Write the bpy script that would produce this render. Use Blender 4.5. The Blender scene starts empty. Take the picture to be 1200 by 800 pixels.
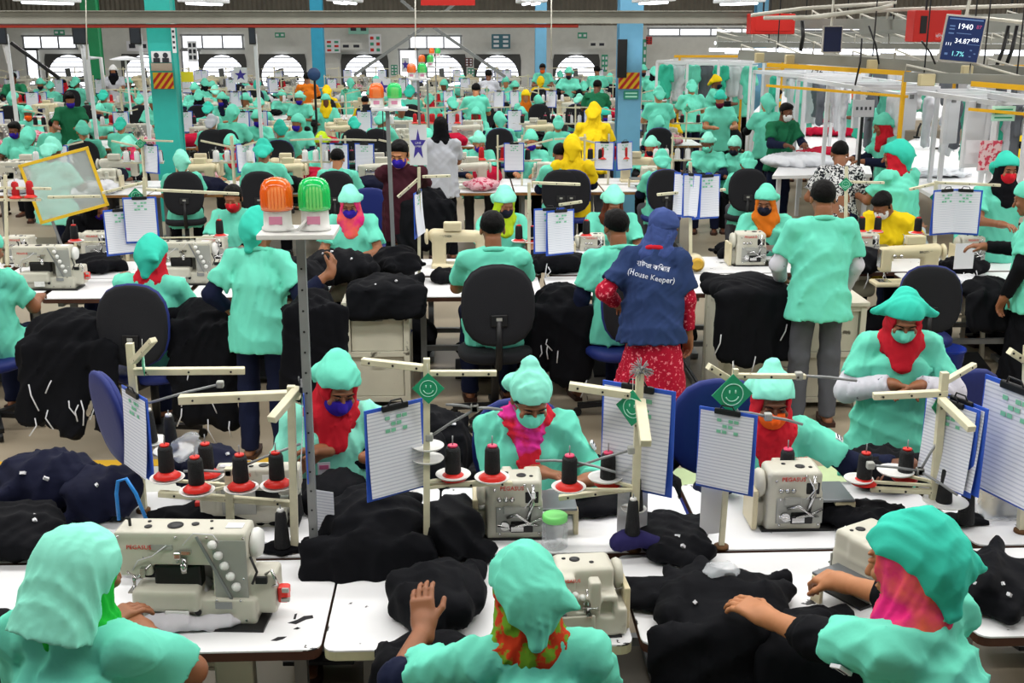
import bpy, bmesh, math, random
import numpy as np
from mathutils import Vector, Matrix, Euler

PI = math.pi
R = math.radians
sc = bpy.context.scene
COL = sc.collection
random.seed(7)

# ------------------------------------------------------------------ camera
FPX = 1350.0
HCAM = 2.75
PITCH = math.atan(380 / FPX)
YAW = R(-2.35)
cam_d = bpy.data.cameras.new('camera')
cam_d.sensor_width = 36
cam_d.lens = 36 * FPX / 1200
cam_d.clip_end = 200
cam = bpy.data.objects.new('camera', cam_d)
COL.objects.link(cam)
cam.location = (0, 0, HCAM)
cam.rotation_euler = (PI / 2 - PITCH, 0, YAW)
sc.camera = cam
_CM = Euler((PI / 2 - PITCH, 0, YAW)).to_matrix()


def ray(px, py):
    return _CM @ Vector(((px - 600) / FPX, -(py - 400) / FPX, -1))


def at(px, py, z):
    v = ray(px, py)
    return Vector((0, 0, HCAM)) + v * ((z - HCAM) / v.z)


def atY(px, py, Y):
    v = ray(px, py)
    return Vector((0, 0, HCAM)) + v * (Y / v.y)


# --------------------------------------------------------------- materials
def lin(h):
    h = h.lstrip('#')
    o = []
    for i in (0, 2, 4):
        c = int(h[i:i + 2], 16) / 255
        o.append(c / 12.92 if c <= .04045 else ((c + .055) / 1.055) ** 2.4)
    return (*o, 1)


MATS = {}


def mat(name, col='#cccccc', rough=.6, metal=0, var=.0, vscale=6, bump=0, bscale=30, emit=0, alpha=1, trans=0, spec=.4, sheen=0, col2=None, c2t=(.55, .6), c2scale=5, pattern=None):
    if name in MATS:
        return MATS[name]
    m = bpy.data.materials.new(name)
    MATS[name] = m
    m.use_nodes = True
    nt = m.node_tree
    b = nt.nodes['Principled BSDF']
    L = nt.links.new
    c = lin(col)
    b.inputs['Base Color'].default_value = c
    b.inputs['Roughness'].default_value = rough
    b.inputs['Metallic'].default_value = metal
    b.inputs['Specular IOR Level'].default_value = spec
    if trans:
        b.inputs['Transmission Weight'].default_value = trans
    if alpha < 1:
        b.inputs['Alpha'].default_value = alpha
    if sheen:
        b.inputs['Sheen Weight'].default_value = sheen
    if emit:
        b.inputs['Emission Color'].default_value = c
        b.inputs['Emission Strength'].default_value = emit
    tc = None

    def coord():
        nonlocal tc
        if tc is None:
            tc = nt.nodes.new('ShaderNodeTexCoord')
        return tc.outputs['Object']

    def noise(s, det=3):
        n = nt.nodes.new('ShaderNodeTexNoise')
        n.inputs['Scale'].default_value = s
        n.inputs['Detail'].default_value = det
        L(coord(), n.inputs['Vector'])
        return n

    src = None
    if var:
        n = noise(vscale)
        r = nt.nodes.new('ShaderNodeMapRange')
        r.inputs['From Min'].default_value = .3
        r.inputs['From Max'].default_value = .7
        r.inputs['To Min'].default_value = 1 - var
        r.inputs['To Max'].default_value = 1 + var
        L(n.outputs['Fac'], r.inputs['Value'])
        mx = nt.nodes.new('ShaderNodeVectorMath')
        mx.operation = 'SCALE'
        mx.inputs[0].default_value = c[:3]
        L(r.outputs['Result'], mx.inputs['Scale'])
        src = mx.outputs['Vector']
    if col2:
        if pattern == 'voronoi':
            n = nt.nodes.new('ShaderNodeTexVoronoi')
            n.inputs['Scale'].default_value = c2scale
            L(coord(), n.inputs['Vector'])
            o = n.outputs['Distance']
        elif pattern == 'wave':
            n = nt.nodes.new('ShaderNodeTexWave')
            n.inputs['Scale'].default_value = c2scale
            n.inputs['Distortion'].default_value = .6
            n.bands_direction = 'Z'
            L(coord(), n.inputs['Vector'])
            o = n.outputs['Fac']
        elif pattern == 'checker':
            n = nt.nodes.new('ShaderNodeTexChecker')
            n.inputs['Scale'].default_value = c2scale
            L(coord(), n.inputs['Vector'])
            o = n.outputs['Fac']
        else:
            n = noise(c2scale, 5)
            o = n.outputs['Fac']
        r = nt.nodes.new('ShaderNodeMapRange')
        r.inputs['From Min'].default_value = c2t[0]
        r.inputs['From Max'].default_value = c2t[1]
        L(o, r.inputs['Value'])
        mx = nt.nodes.new('ShaderNodeMix')
        mx.data_type = 'RGBA'
        mx.inputs['A'].default_value = c
        if src:
            L(src, mx.inputs['A'])
        mx.inputs['B'].default_value = lin(col2)
        L(r.outputs['Result'], mx.inputs['Factor'])
        src = mx.outputs['Result']
    if src:
        L(src, b.inputs['Base Color'])
    if bump:
        n = noise(bscale, 4)
        bp = nt.nodes.new('ShaderNodeBump')
        bp.inputs['Strength'].default_value = bump
        bp.inputs['Distance'].default_value = .01
        L(n.outputs['Fac'], bp.inputs['Height'])
        L(bp.outputs['Normal'], b.inputs['Normal'])
    return m


def cloth(name, col, col2=None, c2t=(.5, .55), c2scale=25, pattern=None, bump=.35, bscale=14, var=.06):
    return mat(name, col, rough=.85, spec=.15, var=var, vscale=4, bump=bump, bscale=bscale, col2=col2, c2t=c2t, c2scale=c2scale, pattern=pattern)


# ------------------------------------------------------------ object helpers
def link_mesh(name, verts, faces, material=None, parent=None, smooth=False, mats=None, fm=None):
    me = bpy.data.meshes.new(name)
    if isinstance(verts, np.ndarray):
        nv, nf = len(verts), len(faces)
        me.vertices.add(nv)
        me.vertices.foreach_set('co', np.ascontiguousarray(verts, np.float32).ravel())
        k = faces.shape[1] if nf else 4
        me.loops.add(nf * k)
        me.loops.foreach_set('vertex_index', np.ascontiguousarray(faces, np.int32).ravel())
        me.polygons.add(nf)
        me.polygons.foreach_set('loop_start', np.arange(0, nf * k, k, dtype=np.int32))
        me.update(calc_edges=True)
        me.validate()
    else:
        me.from_pydata([tuple(v) for v in verts], [], faces)
        me.update()
    for m in (mats or ([material] if material else [])):
        me.materials.append(m)
    if fm is not None:
        me.polygons.foreach_set('material_index', np.asarray(fm, np.int32))
    if smooth:
        me.polygons.foreach_set('use_smooth', np.ones(len(me.polygons), bool))
    o = bpy.data.objects.new(name, me)
    COL.objects.link(o)
    if parent:
        o.parent = parent
    return o


def empty(name, loc=(0, 0, 0), rz=0, label=None, cat=None, group=None):
    o = bpy.data.objects.new(name, None)
    o.empty_display_size = .1
    COL.objects.link(o)
    o.location = loc
    o.rotation_euler = (0, 0, rz)
    tag(o, label, cat, group)
    return o


def tag(o, label=None, cat=None, group=None, kind=None):
    if label:
        o['label'] = label
    if cat:
        o['category'] = cat
    if group:
        o['group'] = group
    if kind:
        o['kind'] = kind
    return o


KIDS = {}


def dup(root, loc, rz=0, label=None, group=None, recol=None, scale=None):
    """a copy of a thing with copies of its parts and sub-parts; recol swaps materials by name"""
    if root.name not in KIDS:
        KIDS[root.name] = [(c, list(c.children)) for c in root.children]

    def cp(o, par):
        c = o.copy()
        COL.objects.link(c)
        c.parent = par
        if recol and c.type == 'MESH':
            for s in c.material_slots:
                if s.material and s.material.name in recol:
                    nm = recol[s.material.name]
                    s.link = 'OBJECT'
                    s.material = nm
        return c
    r = cp(root, None)
    for ch, gs in KIDS[root.name]:
        c = cp(ch, r)
        for g in gs:
            cp(g, c)
    r.location = loc
    r.rotation_euler = (0, 0, rz)
    if scale:
        r.scale = (scale,) * 3 if not isinstance(scale, tuple) else scale
    if label:
        r['label'] = label
    if group:
        r['group'] = group
    return r


def frame(a, b, up=(0, 0, 1)):
    """rotation matrix whose Z runs a->b"""
    z = (Vector(b) - Vector(a)).normalized()
    u = Vector(up)
    if abs(z.dot(u)) > .98:
        u = Vector((1, 0, 0)) if abs(z.x) < .9 else Vector((0, 1, 0))
    x = u.cross(z).normalized()
    y = z.cross(x)
    return Matrix((x, y, z)).transposed()


class MB:
    """collects shapes into one mesh"""

    def __init__(s):
        s.v, s.f, s.m, s.sm = [], [], [], []

    def add(s, vs, fs, mi=0, smooth=False):
        n = len(s.v)
        s.v += [tuple(v) for v in vs]
        s.f += [tuple(i + n for i in f) for f in fs]
        s.m += [mi] * len(fs)
        s.sm += [smooth] * len(fs)
        return s

    def box(s, c, d, rot=None, mi=0, bev=0.0):
        """box centre c, size d, chamfered by bev"""
        x, y, z = (q / 2 for q in d)
        M = rot.to_matrix() if isinstance(rot, Euler) else (rot or Matrix.Identity(3))
        c = Vector(c)
        if bev <= 0:
            vs = [Vector((i, j, k)) for i in (-x, x) for j in (-y, y) for k in (-z, z)]
            fs = [(0, 1, 3, 2), (4, 6, 7, 5), (0, 4, 5, 1), (2, 3, 7, 6), (0, 2, 6, 4), (1, 5, 7, 3)]
        else:
            bm = bmesh.new()
            bmesh.ops.create_cube(bm, size=1)
            for v in bm.verts:
                v.co = Vector((v.co.x * 2 * x, v.co.y * 2 * y, v.co.z * 2 * z))
            bev = min(bev, .45 * min(d))
            bmesh.ops.bevel(bm, geom=list(bm.edges), offset=bev, segments=2, affect='EDGES', profile=.5)
            bm.verts.index_update()
            vs = [v.co.copy() for v in bm.verts]
            fs = [tuple(v.index for v in f.verts) for f in bm.faces]
            bm.free()
        return s.add([M @ v + c for v in vs], fs, mi)

    def tube(s, pts, r, n=8, mi=0, closed=False, caps=True):
        pts = [Vector(p) for p in pts]
        N = len(pts)
        rs = r if isinstance(r, (list, tuple)) else [r] * N
        rings = []
        prev = None
        for i, p in enumerate(pts):
            if closed:
                t = pts[(i + 1) % N] - pts[i - 1]
            else:
                t = pts[min(i + 1, N - 1)] - pts[max(i - 1, 0)]
            t.normalize()
            if prev is None:
                u = t.orthogonal().normalized()
            else:
                u = (prev - t * prev.dot(t))
                u = u.normalized() if u.length > 1e-6 else t.orthogonal().normalized()
            prev = u
            w = t.cross(u)
            rings.append([p + (u * math.cos(2 * PI * k / n) + w * math.sin(2 * PI * k / n)) * rs[i] for k in range(n)])
        vs = [v for q in rings for v in q]
        fs = []
        for i in range(N if closed else N - 1):
            j = (i + 1) % N
            for k in range(n):
                fs.append((i * n + k, i * n + (k + 1) % n, j * n + (k + 1) % n, j * n + k))
        s.add(vs, fs, mi, True)
        if caps and not closed:
            b = len(s.v) - len(vs)
            s.f.append(tuple(b + k for k in range(n - 1, -1, -1)))
            s.f.append(tuple(b + (N - 1) * n + k for k in range(n)))
            s.m += [mi] * 2
            s.sm += [False] * 2
        return s

    def bar(s, a, b, w, h, mi=0, up=(0, 0, 1), bev=0):
        a, b = Vector(a), Vector(b)
        M = frame(a, b, up)
        return s.box((a + b) / 2, (w, h, (b - a).length), M, mi, bev)

    def lathe(s, prof, c=(0, 0, 0), rot=None, n=20, mi=0):
        """prof: (radius, height) pairs, spun about Z"""
        M = rot.to_matrix() if isinstance(rot, Euler) else (rot or Matrix.Identity(3))
        c = Vector(c)
        vs = []
        for r, z in prof:
            for k in range(n):
                vs.append(M @ Vector((r * math.cos(2 * PI * k / n), r * math.sin(2 * PI * k / n), z)) + c)
        fs = []
        for i in range(len(prof) - 1):
            for k in range(n):
                fs.append((i * n + k, i * n + (k + 1) % n, (i + 1) * n + (k + 1) % n, (i + 1) * n + k))
        s.add(vs, fs, mi, True)
        b = len(s.v) - len(vs)
        s.f.append(tuple(b + k for k in range(n - 1, -1, -1)))
        s.f.append(tuple(b + (len(prof) - 1) * n + k for k in range(n)))
        s.m += [mi] * 2
        s.sm += [False] * 2
        return s

    def prism(s, pts, t, c=(0, 0, 0), rot=None, mi=0):
        """outline pts (x, y) extruded by t along z about the middle"""
        M = rot.to_matrix() if isinstance(rot, Euler) else (rot or Matrix.Identity(3))
        c = Vector(c)
        n = len(pts)
        vs = [M @ Vector((x, y, z)) + c for z in (-t / 2, t / 2) for x, y in pts]
        fs = [tuple(range(n - 1, -1, -1)), tuple(range(n, 2 * n))]
        fs += [(i, (i + 1) % n, n + (i + 1) % n, n + i) for i in range(n)]
        return s.add(vs, fs, mi)

    def build(s, name, mats, parent=None, loc=None, rz=None):
        if not isinstance(mats, (list, tuple)):
            mats = [mats]
        o = link_mesh(name, s.v, s.f, mats=mats, parent=parent, fm=s.m)
        if any(s.sm):
            o.data.polygons.foreach_set('use_smooth', np.array(s.sm, bool))
        if loc is not None:
            o.location = loc
        if rz is not None:
            o.rotation_euler.z = rz
        return o


# ------------------------------------------------- implicit surfaces (soft shapes)
def _smin(a, b, k):
    if k <= 0:
        return np.minimum(a, b)
    h = np.maximum(k - np.abs(a - b), 0) / k
    return np.minimum(a, b) - h * h * k * .25


class S:
    def __init__(s, k=.02):
        s.k = k
        s.ops = []
        s.lo = np.full(3, 1e9)
        s.hi = np.full(3, -1e9)

    def _bb(s, lo, hi, op):
        if op == 'u':
            s.lo = np.minimum(s.lo, lo)
            s.hi = np.maximum(s.hi, hi)
        return np.array(lo), np.array(hi)

    def c(s, a, b, ra, rb=None, u=None, w=1.0, op='u', k=None):
        rb = ra if rb is None else rb
        a, b = np.array(a, float), np.array(b, float)
        u = None if u is None else np.array(u, float) / np.linalg.norm(u)
        m = max(ra, rb) * max(1, w)
        bb = s._bb(np.minimum(a, b) - m, np.maximum(a, b) + m, op)

        def fn(X, Y, Z):
            x, y, z = X - a[0], Y - a[1], Z - a[2]
            d = b - a
            if u is not None:
                q = (x * u[0] + y * u[1] + z * u[2]) * (1 - 1 / w)
                x, y, z = x - q * u[0], y - q * u[1], z - q * u[2]
                d = d - u * (d @ u) * (1 - 1 / w)
            t = np.clip((x * d[0] + y * d[1] + z * d[2]) / max(d @ d, 1e-9), 0, 1)
            return np.sqrt((x - t * d[0]) ** 2 + (y - t * d[1]) ** 2 + (z - t * d[2]) ** 2) - (ra + (rb - ra) * t)
        s.ops.append((op, fn, bb, s.k if k is None else k))
        return s

    def e(s, c, r, M=None, op='u', k=None):
        c, r = np.array(c, float), np.array(r, float)
        A = np.eye(3) if M is None else np.array(M)
        m = max(r)
        bb = s._bb(c - m, c + m, op)

        def fn(X, Y, Z):
            x, y, z = X - c[0], Y - c[1], Z - c[2]
            p = [(A[0, i] * x + A[1, i] * y + A[2, i] * z) for i in range(3)]
            k0 = np.sqrt(sum((p[i] / r[i]) ** 2 for i in range(3)))
            k1 = np.sqrt(sum((p[i] / r[i] ** 2) ** 2 for i in range(3))) + 1e-6
            return k0 * (k0 - 1) / k1
        s.ops.append((op, fn, bb, s.k if k is None else k))
        return s

    def b(s, c, h, rd=.01, M=None, op='u', k=None):
        c, h = np.array(c, float), np.array(h, float)
        A = np.eye(3) if M is None else np.array(M)
        m = np.linalg.norm(h) + rd
        bb = s._bb(c - m, c + m, op)

        def fn(X, Y, Z):
            x, y, z = X - c[0], Y - c[1], Z - c[2]
            q = [np.abs(A[0, i] * x + A[1, i] * y + A[2, i] * z) - (h[i] - rd) for i in range(3)]
            o = np.sqrt(sum(np.maximum(t, 0) ** 2 for t in q))
            return o + np.minimum(np.maximum(np.maximum(q[0], q[1]), q[2]), 0) - rd
        s.ops.append((op, fn, bb, s.k if k is None else k))
        return s

    def plane(s, p, n, k=0):
        """keep what lies on the side n points to"""
        p, n = np.array(p, float), np.array(n, float)
        n = n / np.linalg.norm(n)
        s.ops.append(('i', lambda X, Y, Z: -((X - p[0]) * n[0] + (Y - p[1]) * n[1] + (Z - p[2]) * n[2]), None, k))
        return s

    def mesh(s, h, disp=None):
        pad = 3 * h
        lo = s.lo - pad
        n = np.ceil((s.hi + pad - lo) / h).astype(int) + 1
        ax = [(lo[i] + h * np.arange(n[i])).astype(np.float32) for i in range(3)]
        D = np.full(n, .3, np.float32)
        for op, fn, bb, k in s.ops:
            if bb is None:
                X, Y, Z = np.meshgrid(*ax, indexing='ij', sparse=True)
                D = np.maximum(D, fn(X, Y, Z))
                continue
            m = k + 3 * h + .02
            i0 = np.clip(((bb[0] - m - lo) / h).astype(int), 0, n)
            i1 = np.clip(((bb[1] + m - lo) / h).astype(int) + 2, 0, n)
            sl = tuple(slice(i0[i], i1[i]) for i in range(3))
            if any(i1 <= i0):
                continue
            X, Y, Z = np.meshgrid(*[ax[i][sl[i]] for i in range(3)], indexing='ij', sparse=True)
            d = fn(X, Y, Z)
            if op == 'u':
                D[sl] = _smin(D[sl], d, k)
            elif op == 's':
                D[sl] = -_smin(-D[sl], d, k)
        if disp:
            X, Y, Z = np.meshgrid(*ax, indexing='ij', sparse=True)
            near = np.abs(D) < .08
            D = np.where(near, D + disp(X, Y, Z), D)
        for i in range(3):
            sl = [slice(None)] * 3
            for e in (0, -1):
                sl[i] = e
                D[tuple(sl)] = np.maximum(D[tuple(sl)], h)
        return surfnet(D, lo, h)


def surfnet(D, lo, h):
    n = np.array(D.shape)
    nc = n - 1
    cnt = np.zeros(nc, np.float32)
    acc = np.zeros((3, *nc), np.float32)
    for axis in range(3):
        for p in (0, 1):
            for q in (0, 1):
                o = [0, 0, 0]
                oth = [i for i in range(3) if i != axis]
                o[oth[0]], o[oth[1]] = p, q
                sa = tuple(slice(o[i], o[i] + nc[i]) for i in range(3))
                o2 = list(o)
                o2[axis] = 1
                sb = tuple(slice(o2[i], o2[i] + nc[i]) for i in range(3))
                da, db = D[sa], D[sb]
                m = (da < 0) != (db < 0)
                t = np.where(m, da / np.where(m, da - db, 1), 0)
                cnt += m
                for i in range(3):
                    acc[i] += t if i == axis else m * float(o[i])
    act = cnt > 0
    idx = np.full(nc, -1, np.int64)
    idx[act] = np.arange(act.sum())
    ijk = np.argwhere(act).T.astype(np.float32)
    V = np.stack([lo[i] + h * (ijk[i] + acc[i][act] / cnt[act]) for i in range(3)], 1)
    Q = []
    Sg = D < 0
    for axis in range(3):
        a, b = [(1, 2), (2, 0), (0, 1)][axis]
        s0 = [slice(1, -1)] * 3
        s1 = [slice(1, -1)] * 3
        s0[axis] = slice(0, -1)
        s1[axis] = slice(1, None)
        A, B = Sg[tuple(s0)], Sg[tuple(s1)]
        for flip in (0, 1):
            m = (A & ~B) if not flip else (~A & B)
            g = np.argwhere(m)
            if not len(g):
                continue
            base = g.copy()
            for i in range(3):
                if i != axis:
                    base[:, i] += 1
            qs = []
            for da, db in ((0, 0), (1, 0), (1, 1), (0, 1)):
                c = base.copy()
                c[:, a] += da - 1
                c[:, b] += db - 1
                qs.append(idx[c[:, 0], c[:, 1], c[:, 2]])
            q = np.stack(qs, 1)
            Q.append(q if not flip else q[:, ::-1])
    F = np.concatenate(Q) if Q else np.zeros((0, 4), np.int64)
    return V, F


def folds(seed, amp=.006, wl=.12, stretch=(1, 1, .45), sharp=.6):
    """cloth creases as a displacement of an implicit surface"""
    rg = np.random.RandomState(seed)
    W = []
    for o in range(3):
        f = 2 * PI / wl * (1.0, 1.7, 2.9)[o]
        d = rg.normal(size=3)
        d /= np.linalg.norm(d)
        e = rg.normal(size=3)
        e /= np.linalg.norm(e)
        W.append((d * f * stretch, e * f * .45, rg.rand() * 6, rg.rand() * 6, (1, .6, .3)[o]))

    def fn(X, Y, Z):
        o = 0
        for d, e, p, q, a in W:
            w = np.sin(X * e[0] + Y * e[1] + Z * e[2] + q)
            t = np.sin(X * d[0] + Y * d[1] + Z * d[2] + p + 1.6 * w)
            o = o + a * (sharp * (np.abs(t) * 2 - 1) + (1 - sharp) * t)
        return amp * o
    return fn


def soft(name, sdf, h, material, parent=None, disp=None):
    v, f = sdf.mesh(h, disp)
    return link_mesh(name, v, f, material, parent, smooth=True)


def join_soft(name, parts, material, parent=None):
    """several implicit surfaces of different fineness as one mesh"""
    V, F_, n = [], [], 0
    for sdf, h, disp in parts:
        v, f = sdf.mesh(h, disp)
        if len(v) == 0:
            continue
        V.append(v)
        F_.append(f + n)
        n += len(v)
    return link_mesh(name, np.concatenate(V), np.concatenate(F_), material, parent, smooth=True)


def text(name, body, size, material, parent, loc, rot, extrude=.0008, align='CENTER', font=None):
    cu = bpy.data.curves.new(name, 'FONT')
    cu.body = body
    cu.size = size
    cu.extrude = extrude
    cu.resolution_u = 2
    cu.align_x = align
    cu.align_y = 'CENTER'
    if font:
        cu.font = font
    t = bpy.data.objects.new(name, cu)
    COL.objects.link(t)
    dg = bpy.context.evaluated_depsgraph_get()
    me = bpy.data.meshes.new_from_object(t.evaluated_get(dg))
    bpy.data.objects.remove(t)
    me.materials.clear()
    me.materials.append(material)
    o = bpy.data.objects.new(name, me)
    COL.objects.link(o)
    o.parent = parent
    o.location = loc
    o.rotation_euler = rot
    return o
# ------------------------------------------------------------------- people
A3 = lambda *v: np.array(v, float)


def nrm(v):
    v = np.array(v, float)
    return v / (np.linalg.norm(v) + 1e-9)


_c0 = S.c


def _c(s, a, b, ra, rb=None, u=None, w=1.0, op='u', k=None, flat=False, flat0=False):
    _c0(s, a, b, ra, rb, u, w, op, k)
    if flat or flat0:
        o, fn, bb, kk = s.ops[-1]
        a, b = np.array(a, float), np.array(b, float)
        d = nrm(b - a)

        def f2(X, Y, Z):
            q = fn(X, Y, Z)
            if flat:
                q = np.maximum(q, (X - b[0]) * d[0] + (Y - b[1]) * d[1] + (Z - b[2]) * d[2])
            if flat0:
                q = np.maximum(q, -((X - a[0]) * d[0] + (Y - a[1]) * d[1] + (Z - a[2]) * d[2]))
            return q
        s.ops[-1] = (o, f2, bb, kk)
    return s


S.c = _c

SKIN = mat('skin_brown', '#8d5a3c', rough=.5, spec=.4, var=.05, vscale=14)
SKIN2 = mat('skin_light_brown', '#b67a52', rough=.5, spec=.4, var=.05, vscale=14)
SKIN3 = mat('skin_dark_brown', '#6b4029', rough=.5, spec=.4, var=.05, vscale=14)
HAIR = mat('black_hair', '#080707', rough=.6, spec=.12, bump=.5, bscale=60)
EYE = mat('dark_eye', '#140d0a', rough=.2)
MINT = cloth('mint_cotton', '#6fd9be', bump=.5, bscale=9)
MINT2 = cloth('pale_mint_cotton', '#8ee8d0', bump=.5, bscale=9)
MINT3 = cloth('deep_mint_cotton', '#3fc4a4')
TEALK = cloth('teal_cotton', '#3cc8b0', bump=.5, bscale=9)
NAVY = cloth('navy_cotton', '#141a33')
BLACKC = cloth('black_jersey', '#090a0f', var=.12)
PURPLE = cloth('purple_mask_cloth', '#33209a', bump=.1)
ORANGE = cloth('orange_mask_cloth', '#f0601c', bump=.1)
MMASK = cloth('mint_mask_cloth', '#6fd9c0', bump=.1)
REDM = cloth('red_mask_cloth', '#c8202c', bump=.1)
DKM = cloth('dark_mask_cloth', '#1a1c2c', bump=.1)
WHITEM = cloth('white_mask_cloth', '#e6e6e6', bump=.1)
MAROONM = cloth('maroon_mask_cloth', '#5c1030', bump=.1)
REDS = cloth('red_scarf_cloth', '#c21f2e', bump=.5)
PINKS = cloth('pink_scarf_cloth', '#e02878', col2='#f06a50', c2t=(.4, .6), c2scale=7, bump=.5)
PINKR = cloth('red_pink_scarf_cloth', '#d8283a', col2='#e83aa0', c2t=(.46, .54), c2scale=7, bump=.5)
FLORAL = cloth('floral_scarf_cloth', '#c23a1c', col2='#6a9a28', c2t=(.5, .56), c2scale=22, bump=.3)
GREENS = cloth('bright_green_scarf_cloth', '#1fb83c', bump=.4)
ORANGES = cloth('orange_scarf_cloth', '#d8721c', bump=.4)
BROWNS = cloth('brown_scarf_cloth', '#5a2c1a', bump=.4)
YELLOWS = cloth('yellow_cotton', '#f2cf1c')
LIMES = cloth('lime_scarf_cloth', '#b6d428')
DENIM = cloth('slate_blue_cotton', '#2c3d66')
SLATE = cloth('slate_scarf_cloth', '#3e4f86', bump=.5)
REDPRINT = cloth('red_printed_cotton', '#a8122e', col2='#e87886', c2t=(.58, .62), c2scale=55)
FLORALW = cloth('white_floral_cotton', '#cfcdd6', col2='#55506a', c2t=(.66, .69), c2scale=45)
GREYT = cloth('grey_trouser_cloth', '#55565c')
GREEN = cloth('dark_green_cotton', '#1f6b48')
MAROON = cloth('maroon_cotton', '#3d1822')
GREYSH = cloth('light_grey_cotton', '#b9bcc4')
PATT = cloth('monochrome_print_cotton', '#d5d5d5', col2='#20222a', c2t=(.49, .51), c2scale=48)
TEALT = cloth('teal_trouser_cloth', '#1a9aa0')
PLAINC = mat('white_card', '#e4e4e8', rough=.5)
PINKC = mat('pink_card_print', '#d8709a', rough=.5)
SHOE = mat('dark_sandal', '#3a2016', rough=.6)
GREYTRIM = cloth('grey_collar_tape', '#9a9a92')


def ik(a, t, l1, l2, hint):
    a, t = np.array(a, float), np.array(t, float)
    d = t - a
    L = np.linalg.norm(d)
    d = d / (L + 1e-9)
    L = min(L, (l1 + l2) * .995)
    t = a + d * L
    x = (l1 * l1 - l2 * l2 + L * L) / (2 * L)
    hgt = math.sqrt(max(l1 * l1 - x * x, 0))
    h = np.array(hint, float)
    h = h - d * (h @ d)
    h = nrm(h)
    return a + d * x + h * hgt, t


def hand_sdf(s, wrist, d, n, side, curl=.5, k=.007, spread=0.0):
    """palm, four fingers and a thumb; n is the way the palm faces, side +1 right hand"""
    d = nrm(d)
    n = nrm(np.array(n, float) - d * (np.array(n, float) @ d))
    t = np.cross(d, n) * side
    w = np.array(wrist, float)
    M = np.stack([t, d, n], 1)
    s.b(w + d * .047, (.040, .046, .0135), .012, M=M, k=.012)
    s.c(w - d * .03, w + d * .02, .027, .028, u=t, w=1.15, k=.02)
    for i in range(4):
        b = w + d * (.086 - (.008 if i == 3 else 0)) + t * (.0305 - .0203 * i)
        L = (.074, .082, .076, .060)[i]
        ang = curl * .55 + .1
        dd = d + t * spread * (1.5 - i) * .12
        p = b
        for j, f in enumerate((.45, .31, .24)):
            v = nrm(dd) * math.cos(ang) + n * math.sin(ang)
            q = p + v * L * f
            s.c(p, q, .0092 - .0008 * j, .0086 - .0009 * j, k=.004)
            p = q
            ang += curl * (.75 if j == 0 else .6)
    b = w + d * .022 + t * .03
    v = nrm(d * .72 + t * .62 + n * .30)
    q = b + v * .048
    s.c(b, q, .0135, .0105, k=.010)
    v2 = nrm(d * .95 + t * .2 + n * (.25 + curl * .35))
    s.c(q, q + v2 * .032, .0105, .0085, k=.005)


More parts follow.
